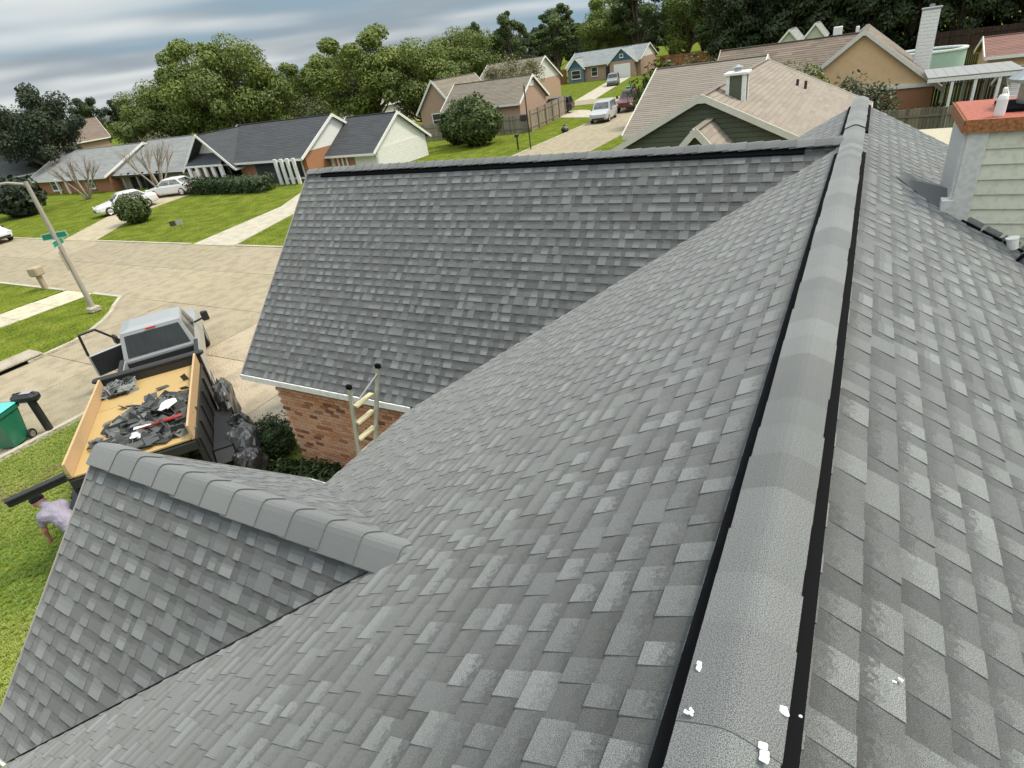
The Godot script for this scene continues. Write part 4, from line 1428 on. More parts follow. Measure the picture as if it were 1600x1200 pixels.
	S.call("low strap-leaved planting along the foot of the brick wall", V(-7.9, 0, -5.35), V(3.5, 0.55, 1.1), 9000, 0.07, Color(0.014, 0.03, 0.008), Color(0.06, 0.095, 0.018), 16)
	S.call("wispy yellow-green bush against the left side of the peach gable", V(-3.4, 0, -39.6), V(4.0, 4.2, 2.6), 5200, 0.13, Color(0.09, 0.12, 0.03), Color(0.20, 0.22, 0.06), 17)
	S.call("grey-green bush in front of the peach gable", V(-0.3, 0, -38.6), V(3.6, 3.3, 2.4), 5200, 0.12, Color(0.035, 0.05, 0.025), Color(0.12, 0.13, 0.06), 18)
	S.call("spiky dark palmetto behind the lamp pole", V(-66.0, 0, -25.2), V(5.2, 3.2, 4.2), 2600, 0.34, Color(0.012, 0.02, 0.012), Color(0.035, 0.05, 0.02), 19)
	S.call("leafy clump behind the far end of the tan roof", V(-13.5, 0, -52.0), V(8.0, 4.6, 4.0), 6000, 0.2, Color(0.03, 0.05, 0.015), Color(0.09, 0.12, 0.03), 20)
	S.call("pale reeds behind the ridge of the corner house", V(-60.0, 0, -56.5), V(9.0, 5.6, 3.5), 7000, 0.16, Color(0.11, 0.13, 0.045), Color(0.20, 0.20, 0.08), 22)
	S.call("small green shrub by the patio posts", V(3.3, 0, -39.5), V(1.0, 1.6, 1.0), 1500, 0.1, Color(0.04, 0.07, 0.015), Color(0.14, 0.17, 0.03), 23)
	S.call("thin scrub under the dark evergreen tree", V(-76, 0, -45.5), V(9.0, 4.4, 3.0), 6000, 0.14, Color(0.10, 0.11, 0.045), Color(0.20, 0.19, 0.09), 24)
	bare_tree("leafless fan-shaped tree in front of the orange brick house", V(-66.0, 0, -31.0), 3.9, 31, "bare trees on the left lawns")
	bare_tree("leafless tree with a white stem beside the dark carport", V(-56.6, 0, -33.0), 4.6, 32, "bare trees on the left lawns")

# ---------- vehicles: forward is -z, base at the ground
# body from stations [z, bottom, shoulder, top, half width]
func loft(mb: MB, st: Array, col: Color) -> void:
	var rings := []
	for s in st:
		var w: float = s[4]
		var q := PackedVector3Array()
		for k in [[0.90, s[1]], [0.985, s[1] + 0.10], [1.0, (s[1] + s[2]) * 0.5], [0.985, s[2]], [0.93, s[3] - 0.015], [0.80, s[3]]]: q.append(V(w * k[0], k[1], s[0]))
		for k in [[0.80, s[3]], [0.93, s[3] - 0.015], [0.985, s[2]], [1.0, (s[1] + s[2]) * 0.5], [0.985, s[1] + 0.10], [0.90, s[1]]]: q.append(V(-w * k[0], k[1], s[0]))
		rings.append(q)
	var m: int = rings[0].size()
	for i in rings.size() - 1:
		for k in m:
			var j := (k + 1) % m
			mb.quad(rings[i][j], rings[i][k], rings[i + 1][k], rings[i + 1][j], col)
	for e in [0, rings.size() - 1]:
		for k in range(1, m - 1):
			if e == 0: mb.tri(rings[e][0], rings[e][k], rings[e][k + 1], col)
			else: mb.tri(rings[e][0], rings[e][k + 1], rings[e][k], col)
# cabin: [front base z, rear base z, front top z, rear top z, base y, top y, half base, half top]
func cabin(root: Node3D, c: Array, col: Color, paint: Material, panes := 2) -> void:
	var fb := V(c[6], c[4], c[0])
	var rb := V(c[6], c[4], c[1])
	var ft := V(c[7], c[5], c[2])
	var rt := V(c[7], c[5], c[3])
	var X := func(p: Vector3) -> Vector3: return V(-p.x, p.y, p.z)
	var mb := MB.new()
	mb.quad(fb, rb, rt, ft, col)
	mb.quad(X.call(rb), X.call(fb), X.call(ft), X.call(rt), col)
	mb.quad(X.call(fb), fb, ft, X.call(ft), col)
	mb.quad(rb, X.call(rb), X.call(rt), rt, col)
	# crowned roof
	var u := V(0, 0.05, 0)
	var q := [ft, rt, X.call(rt), X.call(ft)]
	var inner := [ft.lerp(X.call(rt), 0.14) + u, rt.lerp(X.call(ft), 0.14) + u, X.call(rt).lerp(ft, 0.14) + u, X.call(ft).lerp(rt, 0.14) + u]
	for k in 4:
		var j := (k + 1) % 4
		mb.quad(q[k], q[j], inner[j], inner[k], col)
	mb.quad(inner[0], inner[1], inner[2], inner[3], col)
	put("cab", mb, paint, root)
	var P := func(name: String, a: Vector3, b: Vector3, d: Vector3, e: Vector3, lo: float, hi: float):
		var n := (b - a).cross(d - a).normalized() * 0.006
		var A := a.lerp(b, lo).lerp(e.lerp(d, lo), 0.10) + n
		var B := a.lerp(b, hi).lerp(e.lerp(d, hi), 0.10) + n
		var C := a.lerp(b, hi).lerp(e.lerp(d, hi), 0.88) + n
		var D := a.lerp(b, lo).lerp(e.lerp(d, lo), 0.88) + n
		var m := MB.new()
		m.prism(PV([A - n, B - n, C - n, D - n]), n)
		put(name, m, M.glass, root)
	P.call("windscreen", X.call(fb), fb, ft, X.call(ft), 0.05, 0.95)
	P.call("rear_window", rb, X.call(rb), X.call(rt), rt, 0.06, 0.94)
	for k in panes:
		P.call("side_window", fb, rb, rt, ft, 0.06 + 0.9 * k / panes, 0.02 + 0.92 * (k + 1.0) / panes)
		P.call("side_window", X.call(rb), X.call(fb), X.call(ft), X.call(rt), 0.06 + 0.9 * k / panes, 0.02 + 0.92 * (k + 1.0) / panes)
func wheels(root: Node3D, hw: float, zs: Array, r := 0.33, w := 0.22) -> void:
	for z in zs:
		for s in [-1.0, 1.0]:
			var b := Basis(V(0, 1, 0), V(s, 0, 0), V(0, 0, s))
			var m := MB.new()
			m.lathe(V(s * (hw - w * 0.5), r, z), [Vector2(r * 0.6, -w / 2), Vector2(r * 0.95, -w / 2), Vector2(r, -w * 0.35), Vector2(r, w * 0.35), Vector2(r * 0.95, w / 2), Vector2(r * 0.62, w / 2)], 22, Color.WHITE, b)
			var o := put("wheel", m, M.tyre, root)
			var k := MB.new()
			k.lathe(V(s * (hw - w * 0.5), r, z), [Vector2(0, w * 0.42), Vector2(r * 0.2, w * 0.44), Vector2(r * 0.5, w * 0.34), Vector2(r * 0.63, w * 0.5)], 14, Color.WHITE, b)
			put("rim", k, M.rim_metal, o)
func lights_of(root: Node3D, hw: float, zf: float, zr: float, y: float) -> void:
	for s in [-1.0, 1.0]:
		var m := MB.new()
		m.cbox(V(s * (hw - 0.22), y, zf), V(0.34, 0.14, 0.10), 0.02, Color(0.6, 0.62, 0.62))
		put("headlight", m, M.gloss, root)
		var t := MB.new()
		t.cbox(V(s * (hw - 0.14), y + 0.04, zr), V(0.2, 0.2, 0.08), 0.02)
		put("tail_light", t, M.red, root)
		var k := MB.new()
		k.cbox(V(s * (hw + 0.09), y + 0.28, zf + 1.5), V(0.16, 0.12, 0.09), 0.025, Color(0.03, 0.03, 0.03))
		put("mirror", k, M.plain, root)
func car(label: String, at: Vector3, turn: float, col: Color, suv := false) -> Node3D:
	var t := thing("parked_car", label, "car", at, turn, "cars parked in the street")
	var b := MB.new()
	var up := 0.16 if suv else 0.0
	loft(b, [[2.28, 0.42, 0.72 + up, 0.80 + up, 0.74], [2.2, 0.3, 0.78 + up, 0.92 + up, 0.84], [1.5, 0.24, 0.82 + up, 0.97 + up, 0.90], [0.0, 0.22, 0.80 + up, 0.94 + up, 0.91], [-1.2, 0.24, 0.76 + up, 0.90 + up, 0.90], [-2.0, 0.28, 0.66 + up, 0.76 + up, 0.86], [-2.3, 0.38, 0.56 + up, 0.62 + up, 0.74]], col)
	put("body", b, M.gloss, t)
	if suv: cabin(t, [-1.0, 2.15, -0.4, 1.95, 1.04, 1.70, 0.84, 0.70], col, M.gloss, 3)
	else: cabin(t, [-1.05, 1.75, -0.35, 1.05, 0.90, 1.40, 0.82, 0.64], col, M.gloss)
	wheels(t, 0.90, [-1.38, 1.38])
	lights_of(t, 0.86, -2.24, 2.27, 0.68 + up * 0.6)
	var bp := MB.new()
	bp.cbox(V(0, 0.42, -2.30), V(1.2, 0.16, 0.08), 0.02, Color(0.02, 0.02, 0.02))
	put("grille", bp, M.plain, t)
	return t
func pickup(called: String, label: String, at: Vector3, turn: float, col: Color, open_door: bool) -> void:
	var t := thing(called, label, "pickup truck", at, turn)
	var hw := 0.98
	var b := MB.new()
	loft(b, [[0.95, 0.5, 1.02, 1.16, hw], [0.2, 0.46, 1.02, 1.16, hw], [-1.2, 0.46, 1.02, 1.15, hw], [-2.1, 0.48, 1.0, 1.12, hw], [-2.8, 0.5, 0.92, 1.06, 0.95], [-2.98, 0.55, 0.86, 0.95, 0.88]], col)
	put("body", b, M.gloss, t)
	cabin(t, [-1.15, 0.93, -0.45, 0.70, 1.14, 1.86, 0.90, 0.74], col, M.gloss, 2)
	# open bed
	var zt := 2.75
	for s in [-1.0, 1.0]:
		var w := MB.new()
		w.cbox(V(s * (hw - 0.07), 0.86, (0.96 + zt) / 2), V(0.14, 0.76, zt - 0.96), 0.03, col)
		put("bed_side", w, M.gloss, t)
		var tl := MB.new()
		tl.cbox(V(s * (hw - 0.09), 0.98, zt + 0.01), V(0.2, 0.42, 0.08), 0.02)
		put("tail_light", tl, M.red, t)
		var rail := MB.new()
		rail.box(V(s * (hw - 0.07), 1.25, (0.96 + zt) / 2), V(0.1, 0.03, zt - 0.98))
		put("bed_rail", rail, M.plastic, t)
		var mr := MB.new()
		mr.rod(V(s * 0.9, 1.2, -0.75), V(s * 1.2, 1.28, -0.72), 0.03)
		mr.cbox(V(s * 1.24, 1.32, -0.72), V(0.2, 0.3, 0.1), 0.03)
		if s > 0 or not open_door: put("mirror", mr, M.plastic, t)
		var hl := MB.new()
		hl.cbox(V(s * 0.76, 0.8, -2.93), V(0.34, 0.2, 0.14), 0.03, Color(0.6, 0.62, 0.62))
		put("headlight", hl, M.gloss, t)
	var fl := MB.new()
	fl.box(V(0, 0.62, (0.96 + zt) / 2), V(1.7, 0.05, zt - 1.0))
	fl.box(V(0, 0.86, 0.99), V(1.7, 0.5, 0.04))
	put("bed_floor", fl, M.plastic, t)
	var tg := MB.new()
	tg.cbox(V(0, 0.88, zt), V(1.62, 0.62, 0.07), 0.02, col)
	put("tailgate", tg, M.gloss, t)
	var bm := MB.new()
	bm.cbox(V(0, 0.52, zt + 0.1), V(1.85, 0.18, 0.2), 0.03)
	put("bumper", bm, M.rim_metal, t)
	var bl := MB.new()
	bl.cbox(V(0, 1.845, 0.76), V(0.26, 0.035, 0.05), 0.01)
	put("brake_light", bl, M.red, t)
	for k in 3:
		var q := MB.new()
		q.cbox(V(-0.5 + k * 0.45, 0.76, 1.5 + 0.3 * (k % 2)), V(0.34, 0.24, 0.4), 0.03, Color(0.03, 0.03, 0.032) * (1.0 + k))
		put("tool_box", q, M.plain, t)
	wheels(t, 0.97, [-1.95, 1.75], 0.40, 0.26)
	if open_door:
		var hinge := V(-0.97, 0, -0.95)
		var bb := Basis(Vector3.UP, -1.15)
		var dm := MB.new()
		dm.cbox(hinge + bb * V(0, 0.83, 0.52), V(0.11, 0.66, 1.04), 0.03, col, bb)
		var d := put("door", dm, M.gloss, t)
		var inner := MB.new()
		inner.cbox(hinge + bb * V(0.062, 0.83, 0.52), V(0.03, 0.6, 0.98), 0.01, Color(0.015, 0.015, 0.016), bb)
		put("inner_panel", inner, M.plain, d)
		var fr := MB.new()
		for e in [[V(0, 1.16, 0.06), V(0.08, 1.80, 0.6)], [V(0.08, 1.80, 0.6), V(0.08, 1.80, 1.0)], [V(0.08, 1.80, 1.0), V(0, 1.16, 1.02)]]:
			fr.rod(hinge + bb * e[0], hinge + bb * e[1], 0.035, 6)
		put("window_frame", fr, M.plastic, d)
		var mr := MB.new()
		mr.cbox(hinge + bb * V(-0.2, 1.25, 0.18), V(0.26, 0.28, 0.1), 0.03, Color.WHITE, bb)
		put("mirror", mr, M.plastic, d)

func trailer(r: RandomNumberGenerator) -> void:
	var at := V(-12.08, 0, -4.80)
	var turn := atan2(0.8, 0.6)
	var t := thing("dump_trailer", "black steel trailer with raised plywood sides parked on the grass verge", "trailer", at, turn)
	var L := 3.75
	var W := 2.05
	var ch := MB.new()
	for s in [-1.0, 1.0]: ch.box(V(s * 0.55, 0.55, 0), V(0.1, 0.16, L))
	for k in 5: ch.box(V(0, 0.6, -L / 2 + 0.2 + k * 0.83), V(1.9, 0.08, 0.08))
	put("chassis", ch, M.plastic, t)
	for s in [-1.0, 1.0]:
		var to := MB.new()
		to.rod(V(s * 0.6, 0.5, -L / 2), V(0, 0.48, -L / 2 - 1.05), 0.05, 6)
		put("tongue", to, M.plastic, t)
	var jk := MB.new()
	jk.rod(V(0, 0.1, -L / 2 - 0.7), V(0, 0.95, -L / 2 - 0.7), 0.045)
	put("jack", jk, M.plastic, t)
	# floor of chipboard sheets, lying on the load bed
	for k in 3:
		var f := MB.new()
		f.box(V(0, 1.56 + 0.004 * k, -L / 2 + 0.62 + k * 1.25), V(W - 0.12, 0.03, 1.24), Color(1, 1, 1) * (0.94 + 0.05 * k), Basis(V(0, 0, 1), 0.006 * (k - 1)))
		put("floor_panel", f, M.osb, t)
	for s in [-1.0, 1.0]:
		var st := MB.new()
		st.box(V(s * W / 2, 1.08, 0), V(0.06, 0.96, L))
		put("steel_side", st, M.plastic, t)
		for k in 6:
			var u := MB.new()
			u.box(V(s * (W / 2 + 0.04), 1.05, -L / 2 + 0.15 + k * 0.69), V(0.06, 0.9, 0.06))
			put("stake", u, M.plastic, t)
		var wd := MB.new()
		wd.box(V(s * (W / 2 - 0.03), 1.71, 0.05), V(0.04, 0.30, L - 0.1), Color(1, 0.96, 0.9) if s < 0 else Color(0.95, 0.9, 0.86))
		put("side_board", wd, M.lumber, t)
		var fe := MB.new()
		fe.box(V(s * (W / 2 + 0.24), 0.86, 0.35), V(0.36, 0.03, 1.8))
		fe.box(V(s * (W / 2 + 0.24), 0.74, -0.62), V(0.36, 0.03, 0.34), Color.WHITE, Basis(V(1, 0, 0), -0.8))
		fe.box(V(s * (W / 2 + 0.24), 0.74, 1.32), V(0.36, 0.03, 0.34), Color.WHITE, Basis(V(1, 0, 0), 0.8))
		put("fender", fe, M.plastic, t)
		var tl := MB.new()
		tl.cbox(V(s * 0.92, 0.95, L / 2 + 0.07), V(0.18, 0.16, 0.05), 0.02)
		put("tail_light", tl, M.red, t)
	wheels(t, W / 2 + 0.36, [0.0, 0.75], 0.36, 0.22)
	var fw := MB.new()
	fw.cbox(V(0, 1.43, -L / 2), V(W + 0.12, 0.66, 0.07), 0.02)
	put("front_wall", fw, M.plastic, t)
	var fr := MB.new()
	fr.cbox(V(0, 1.80, -L / 2 - 0.03), V(W + 0.3, 0.12, 0.16), 0.04)
	put("tarp_roller", fr, M.plastic, t)
	var sill := MB.new()
	sill.box(V(0, 1.45, L / 2 + 0.02), V(W, 0.16, 0.08))
	put("rear_sill", sill, M.plastic, t)
	# the beam that closes the tail, swung open to the left
	var bb := Basis(Vector3.UP, 3.48)
	var dm := MB.new()
	dm.cbox(V(-W / 2, 1.62, L / 2 + 0.05) + bb * V(0.43, 0, 0), V(0.86, 0.11, 0.06), 0.015, Color.WHITE, bb)
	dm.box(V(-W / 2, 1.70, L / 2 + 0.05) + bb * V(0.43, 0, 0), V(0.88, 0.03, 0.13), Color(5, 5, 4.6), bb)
	put("tail_beam", dm, M.plastic, t)
	for k in 3:
		var lg := MB.new()
		lg.box(V(-W / 2 - 0.22, 0.72 + k * 0.13, L / 2 - 0.25), V(0.1, 0.06, 0.8), Color(1, 1, 1) * (1 + k))
		put("loading_ramp", lg, M.plastic, t)
	# torn-off roofing in the load bed
	var bt := Transform3D(Basis(Vector3.UP, turn), at)
	var heap := MB.new()
	var white := MB.new()
	for k in 420:
		var q := V(r.randfn() * 0.42 + 0.32, 0, r.randfn() * 0.55 + 0.75)
		if absf(q.x) > 0.92 or absf(q.z) > 1.75: continue
		var hgt := 0.42 * exp(-(pow(q.x - 0.35, 2) / 0.25 + pow(q.z - 0.8, 2) / 0.5))
		q.y = 1.6 + hgt * r.randf()
		var s := r.randf_range(0.12, 0.36)
		var b := Basis(V(r.randfn(), r.randfn() * 3, r.randfn()).normalized(), r.randf() * TAU) * Basis(V(1, 0, 0), r.randf_range(-0.4, 0.4))
		var c := shade(r.randf_range(0.03, 0.17))
		heap.cbox(q, V(s, 0.012, s * r.randf_range(0.4, 0.9)), 0.004, c, b)
	for k in 60:
		var q := V(r.randf_range(-0.92, -0.35), 1.6 + 0.1 * r.randf(), r.randf_range(-1.75, -1.2))
		heap.cbox(q, V(r.randf_range(0.1, 0.3), 0.02, r.randf_range(0.1, 0.25)), 0.005, shade(r.randf_range(0.02, 0.3)), Basis(V(r.randfn(), 2, r.randfn()).normalized(), r.randf() * TAU))
	var ho := put("roofing_scraps", heap, M.felt)
	ho.transform = bt
	tag(ho, "heap of torn dark shingle scraps on the trailer floor", "debris", "", "stuff")
	var sheets := [["crumpled white sheet at the rear of the trailer load", V(0.1, 1.74, 1.3)], ["white plastic scrap on top of the shingle heap", V(0.62, 1.94, 0.85)], ["white paper near the rear left of the trailer floor", V(-0.55, 1.63, 1.72)]]
	for s in sheets:
		var m := MB.new()
		m.blob(Vector3.ZERO, V(0.2, 0.05, 0.12), Color(0.75, 0.75, 0.74), 0.3, int(absf(s[1].x * 100)), 6)
		var o := put("plastic_sheet", m, M.plain)
		o.transform = Transform3D(Basis(Vector3.UP, turn + s[1].z), bt * s[1])
		tag(o, s[0], "sheet", "white sheets in the trailer")
	var strip := MB.new()
	strip.box(V(0, 0, 0), V(0.75, 0.03, 0.1), Color(0.3, 0.03, 0.03))
	strip.box(V(-0.3, 0.018, 0), V(0.3, 0.006, 0.1), Color(0.7, 0.7, 0.7))
	var so := put("warning_strip", strip, M.plain)
	so.transform = Transform3D(Basis(Vector3.UP, turn), bt * V(0.5, 1.84, 1.3))
	tag(so, "red and white strip of metal lying on the shingle heap", "strip")
	# bags and tarpaulin heaped against the right side
	var bags := [["large grey plastic rubbish bag leaning on the trailer wheels", V(1.62, 0.52, 0.9), V(0.34, 0.5, 0.45), 0.09], ["black rubbish bag beside the rear trailer wheel", V(1.66, 0.42, 1.55), V(0.32, 0.42, 0.36), 0.02], ["black rubbish bag between trailer fender and driveway", V(1.55, 0.5, 0.2), V(0.28, 0.45, 0.38), 0.018], ["striped grey tarpaulin hanging over the trailer front corner", V(1.36, 0.85, -0.9), V(0.22, 0.5, 0.6), 0.05]]
	for s in bags:
		var m := MB.new()
		m.blob(Vector3.ZERO, s[2], g(s[3]), 0.16, int(s[2].y * 100), 9)
		for k in 6:
			var a := TAU * k / 6.0
			m.blob(V(cos(a) * s[2].x * 0.5, s[2].y * 0.5, sin(a) * s[2].z * 0.5), s[2] * 0.42, g(s[3] * (0.8 + 0.6 * (k % 2))), 0.18, k + 3, 6)
		var o := put("rubbish_bag", m, M.gloss)
		o.transform = Transform3D(Basis(Vector3.UP, turn), bt * s[1])
		tag(o, s[0], "bag", "bags beside the trailer")

func bin(label: String, at: Vector3, turn: float, body: Color, lid: Color) -> void:
	var t := thing("wheelie_bin", label, "bin", at, turn)
	var b := MB.new()
	var q0 := PV([V(-0.24, 0.08, 0.26), V(0.24, 0.08, 0.26), V(0.24, 0.08, -0.22), V(-0.24, 0.08, -0.22)])
	var q1 := PV([V(-0.31, 0.98, 0.36), V(0.31, 0.98, 0.36), V(0.31, 0.98, -0.34), V(-0.31, 0.98, -0.34)])
	for k in 4:
		var j := (k + 1) % 4
		b.quad(q0[k], q0[j], q1[j], q1[k], body)
	b.quad(q0[3], q0[2], q0[1], q0[0], body)
	b.box(V(0, 0.94, 0.01), V(0.68, 0.07, 0.76), body)
	put("body", b, M.gloss, t)
	var l := MB.new()
	l.cbox(V(0, 1.02, 0.02), V(0.66, 0.07, 0.78), 0.03, lid)
	put("lid", l, M.gloss, t)
	var h := MB.new()
	h.rod(V(-0.28, 1.0, -0.42), V(0.28, 1.0, -0.42), 0.025)
	put("handle", h, M.plastic, t)
	wheels(t, 0.33, [-0.25], 0.13, 0.06)

func street_things() -> void:
	bin("green wheelie bin with turquoise lid on the verge at the left edge", V(-17.75, 0, -4.0), 0.5, Color(0.01, 0.15, 0.085), Color(0.09, 0.50, 0.48))
	var mb0 := thing("mailbox", "black mailbox on a bent post beside the green bin", "mailbox", V(-17.42, 0, -4.72), 0.5)
	var p := MB.new()
	p.cbox(V(0, 0.5, 0.05), V(0.16, 1.0, 0.14), 0.02)
	put("post", p, M.plastic, mb0)
	var bx := MB.new()
	bx.cbox(V(-0.14, 1.06, 0), V(0.72, 0.26, 0.3), 0.09)
	var bo := put("box", bx, M.plastic, mb0)
	var pl := MB.new()
	pl.box(V(-0.05, 1.192, 0), V(0.28, 0.008, 0.16), g(0.32))
	put("plate", pl, M.paint, bo)
	# lamp pole at the corner
	var lp := thing("lamp_pole", "tall grey street lamp pole with green street signs on the corner lawn", "lamp pole", V(-26.34, 0.08, -10.6))
	var pm := MB.new()
	pm.rod(V(0, 0, 0), V(0, 5.15, 0), 0.105, 12, Color(0.36, 0.33, 0.28), 0.07)
	put("pole", pm, M.paint, lp)
	var bm := MB.new()
	bm.cbox(V(0, 0.12, 0), V(0.42, 0.24, 0.42), 0.05, Color(0.42, 0.38, 0.30))
	put("base", bm, M.concrete, lp)
	var am := MB.new()
	am.tube(PV([V(0, 5.05, 0), V(-0.5, 5.2, 0.35), V(-1.7, 5.2, 1.2)]), PackedFloat32Array([0.05, 0.045, 0.04]), 8, Color(0.36, 0.34, 0.3))
	put("arm", am, M.paint, lp)
	var hm := MB.new()
	hm.cbox(V(-1.95, 5.18, 1.38), V(0.62, 0.14, 0.26), 0.05, Color(0.4, 0.4, 0.38), Basis(Vector3.UP, 0.62))
	put("lamp_head", hm, M.paint, lp)
	for k in 2:
		var b := Basis(Vector3.UP, 0.75 if k == 0 else -0.82)
		var sm := MB.new()
		sm.box(V(0, 3.15 - k * 0.26, 0), V(0.86, 0.22, 0.02), Color(0.02, 0.22, 0.14), b)
		var so := put("street_sign", sm, M.plain, lp)
		var em := MB.new()
		for s in [-1.0, 1.0]:
			em.box(V(0, 3.15 - k * 0.26 + s * 0.11, 0), V(0.88, 0.025, 0.026), Color(0.40, 0.62, 0.52), b)
			em.box(V(0, 3.15 - k * 0.26, 0) + b * V(s * 0.43, 0, 0), V(0.025, 0.22, 0.026), Color(0.40, 0.62, 0.52), b)
		put("sign_edge", em, M.plain, so)
	var st := MB.new()
	st.box(V(0.02, 2.2, 0.1), V(0.30, 0.75, 0.02), Color(0.34, 0.30, 0.24), Basis(Vector3.UP, 2.4))
	put("sign_back", st, M.paint, lp)
	# weathered post box and small post
	var mk := thing("post_box", "weathered tan letter box on a post at the far edge of the left lawn", "mailbox", V(-33.5, 0.07, -12.0), 0.4)
	var mp := MB.new()
	mp.cbox(V(0, 0.35, 0), V(0.2, 0.7, 0.2), 0.02, Color(0.36, 0.29, 0.20))
	put("post", mp, M.paint, mk)
	var mx := MB.new()
	mx.cbox(V(0, 0.9, 0), V(0.5, 0.42, 0.5), 0.05, Color(0.38, 0.31, 0.21))
	put("box", mx, M.paint, mk)
	var ys := thing("yard_sign", "small dark and white yard sign on wire legs in the corner house lawn", "sign", V(-37.4, 0, -21.8), 0.8)
	for k in 2:
		var m := MB.new()
		m.box(V(-0.22 + 0.42 * k, 0.42, 0), V(0.36, 0.3, 0.012), g(0.06 if k == 0 else 0.4))
		put("panel", m, M.paint, ys)
		var w := MB.new()
		w.rod(V(-0.2 + k * 0.4, 0, 0), V(-0.2 + k * 0.4, 0.4, 0), 0.008, 5)
		put("leg", w, M.plastic, ys)
	# up the street
	var lp2 := thing("lantern_post", "thin black lantern post beside the far street", "lamp post", V(-22.9, 0, -43.6))
	var m2 := MB.new()
	m2.rod(V(0, 0, 0), V(0, 4.6, 0), 0.05, 8)
	put("pole", m2, M.plastic, lp2)
	var m3 := MB.new()
	m3.cbox(V(-0.35, 2.35, 0), V(0.5, 0.5, 0.3), 0.06)
	put("sign_box", m3, M.plastic, lp2)
	var mail := thing("mailbox", "dark mailbox on a post left of the lantern post", "mailbox", V(-24.2, 0, -43.9), 0.3)
	var m4 := MB.new()
	m4.cbox(V(0, 0.5, 0), V(0.12, 1.0, 0.12), 0.02)
	put("post", m4, M.plastic, mail)
	var m5 := MB.new()
	m5.cbox(V(0, 1.08, 0), V(0.3, 0.28, 0.6), 0.07)
	put("box", m5, M.plastic, mail)
	bin("turquoise bin standing at the bend of the far street", V(-27.2, 0, -80.8), 0.2, Color(0.02, 0.26, 0.22), Color(0.06, 0.42, 0.38))
	bin("second turquoise bin behind the dark red pickup", V(-26.2, 0, -79.4), 0.6, Color(0.02, 0.24, 0.2), Color(0.02, 0.05, 0.05))
	for s in [["black rubbish bag at the kerb in front of the silver car", V(-23.4, 0.0, -51.5)], ["black rubbish bag at the kerb beside the tan roof", V(-18.0, 0.03, -58.2)]]:
		var m := MB.new()
		m.blob(V(0, 0.26, 0), V(0.34, 0.3, 0.3), g(0.015), 0.12, 4, 8)
		m.blob(V(0, 0.58, 0), V(0.1, 0.12, 0.1), g(0.015), 0.2, 5, 6)
		var o := put("rubbish_bag", m, M.gloss)
		o.position = s[1]
		tag(o, s[0], "bag", "bags at the far kerb")
	var white := Color(0.72, 0.72, 0.71)
	car("white car parked at the kerb at the left edge", V(-54.6, 0.03, -17.9), PI / 2 + PI, white)
	car("white car half hidden by the round shrub, nearer the street", V(-51.3, 0.03, -26.6), PI - 0.35, white)
	car("white car deeper in the driveway with its wheel showing", V(-52.4, 0.03, -31.6), 1.9, white)
	car("silver car parked at the left kerb of the far street", V(-21.9, 0.03, -57.4), PI + 0.12, Color(0.42, 0.43, 0.44), true)
	car("black car in the driveway beside the brown house", V(-31.4, 0.03, -66.6), PI / 2 + 0.2, Color(0.012, 0.012, 0.014), true)
	car("grey car parked in front of the blue house", V(-36.4, 0.03, -100.5), PI + 0.25, Color(0.20, 0.22, 0.22), true)
	pickup("red_pickup", "dark red pickup parked behind the silver car", V(-21.6, 0.03, -64.6), PI + 0.1, Color(0.10, 0.012, 0.014), false)
	pickup("silver_pickup", "silver pickup with its driver's door wide open in front of the trailer", V(-16.55, 0.03, -7.85), 0.985, Color(0.30, 0.31, 0.32), true)
	fence("yard_fence", "grey board fence beside the brown house", V(-27.9, 0, -53.6), V(-29.6, 0, -66.0), 1.9, Color(0.26, 0.21, 0.16))
	fence("yard_fence", "low grey board fence behind the big round bush", V(-40.5, 0, -53.0), V(-28.0, 0, -53.6), 1.6, Color(0.24, 0.21, 0.17))
	fence("garden_fence", "weathered grey fence in front of the peach house", V(-1.5, 0, -36.6), V(9.0, 0, -36.6), 1.85, Color(0.17, 0.155, 0.12))
	fence("added_dark_fence", "near-black fence added to stand for the shade behind the patio posts", V(3.2, 0, -44.2), V(7.0, 0, -44.2), 2.3, Color(0.035, 0.028, 0.022))  # added boards; the patio shade is put into their near-black colour
	fence("added_dark_fence", "dark brown fence beyond the pool and the tan shed", V(3.5, 0, -72.0), V(20.0, 0, -70.0), 3.2, Color(0.045, 0.025, 0.018))
	fence("red_fence", "reddish cedar fence right of the blue house", V(-36.5, 0, -128.0), V(-20.0, 0, -124.0), 2.2, Color(0.30, 0.13, 0.07))
	fence("red_fence", "reddish cedar fence left of the blue house", V(-60.0, 0, -118.5), V(-52.6, 0, -119.0), 2.4, Color(0.27, 0.11, 0.06))

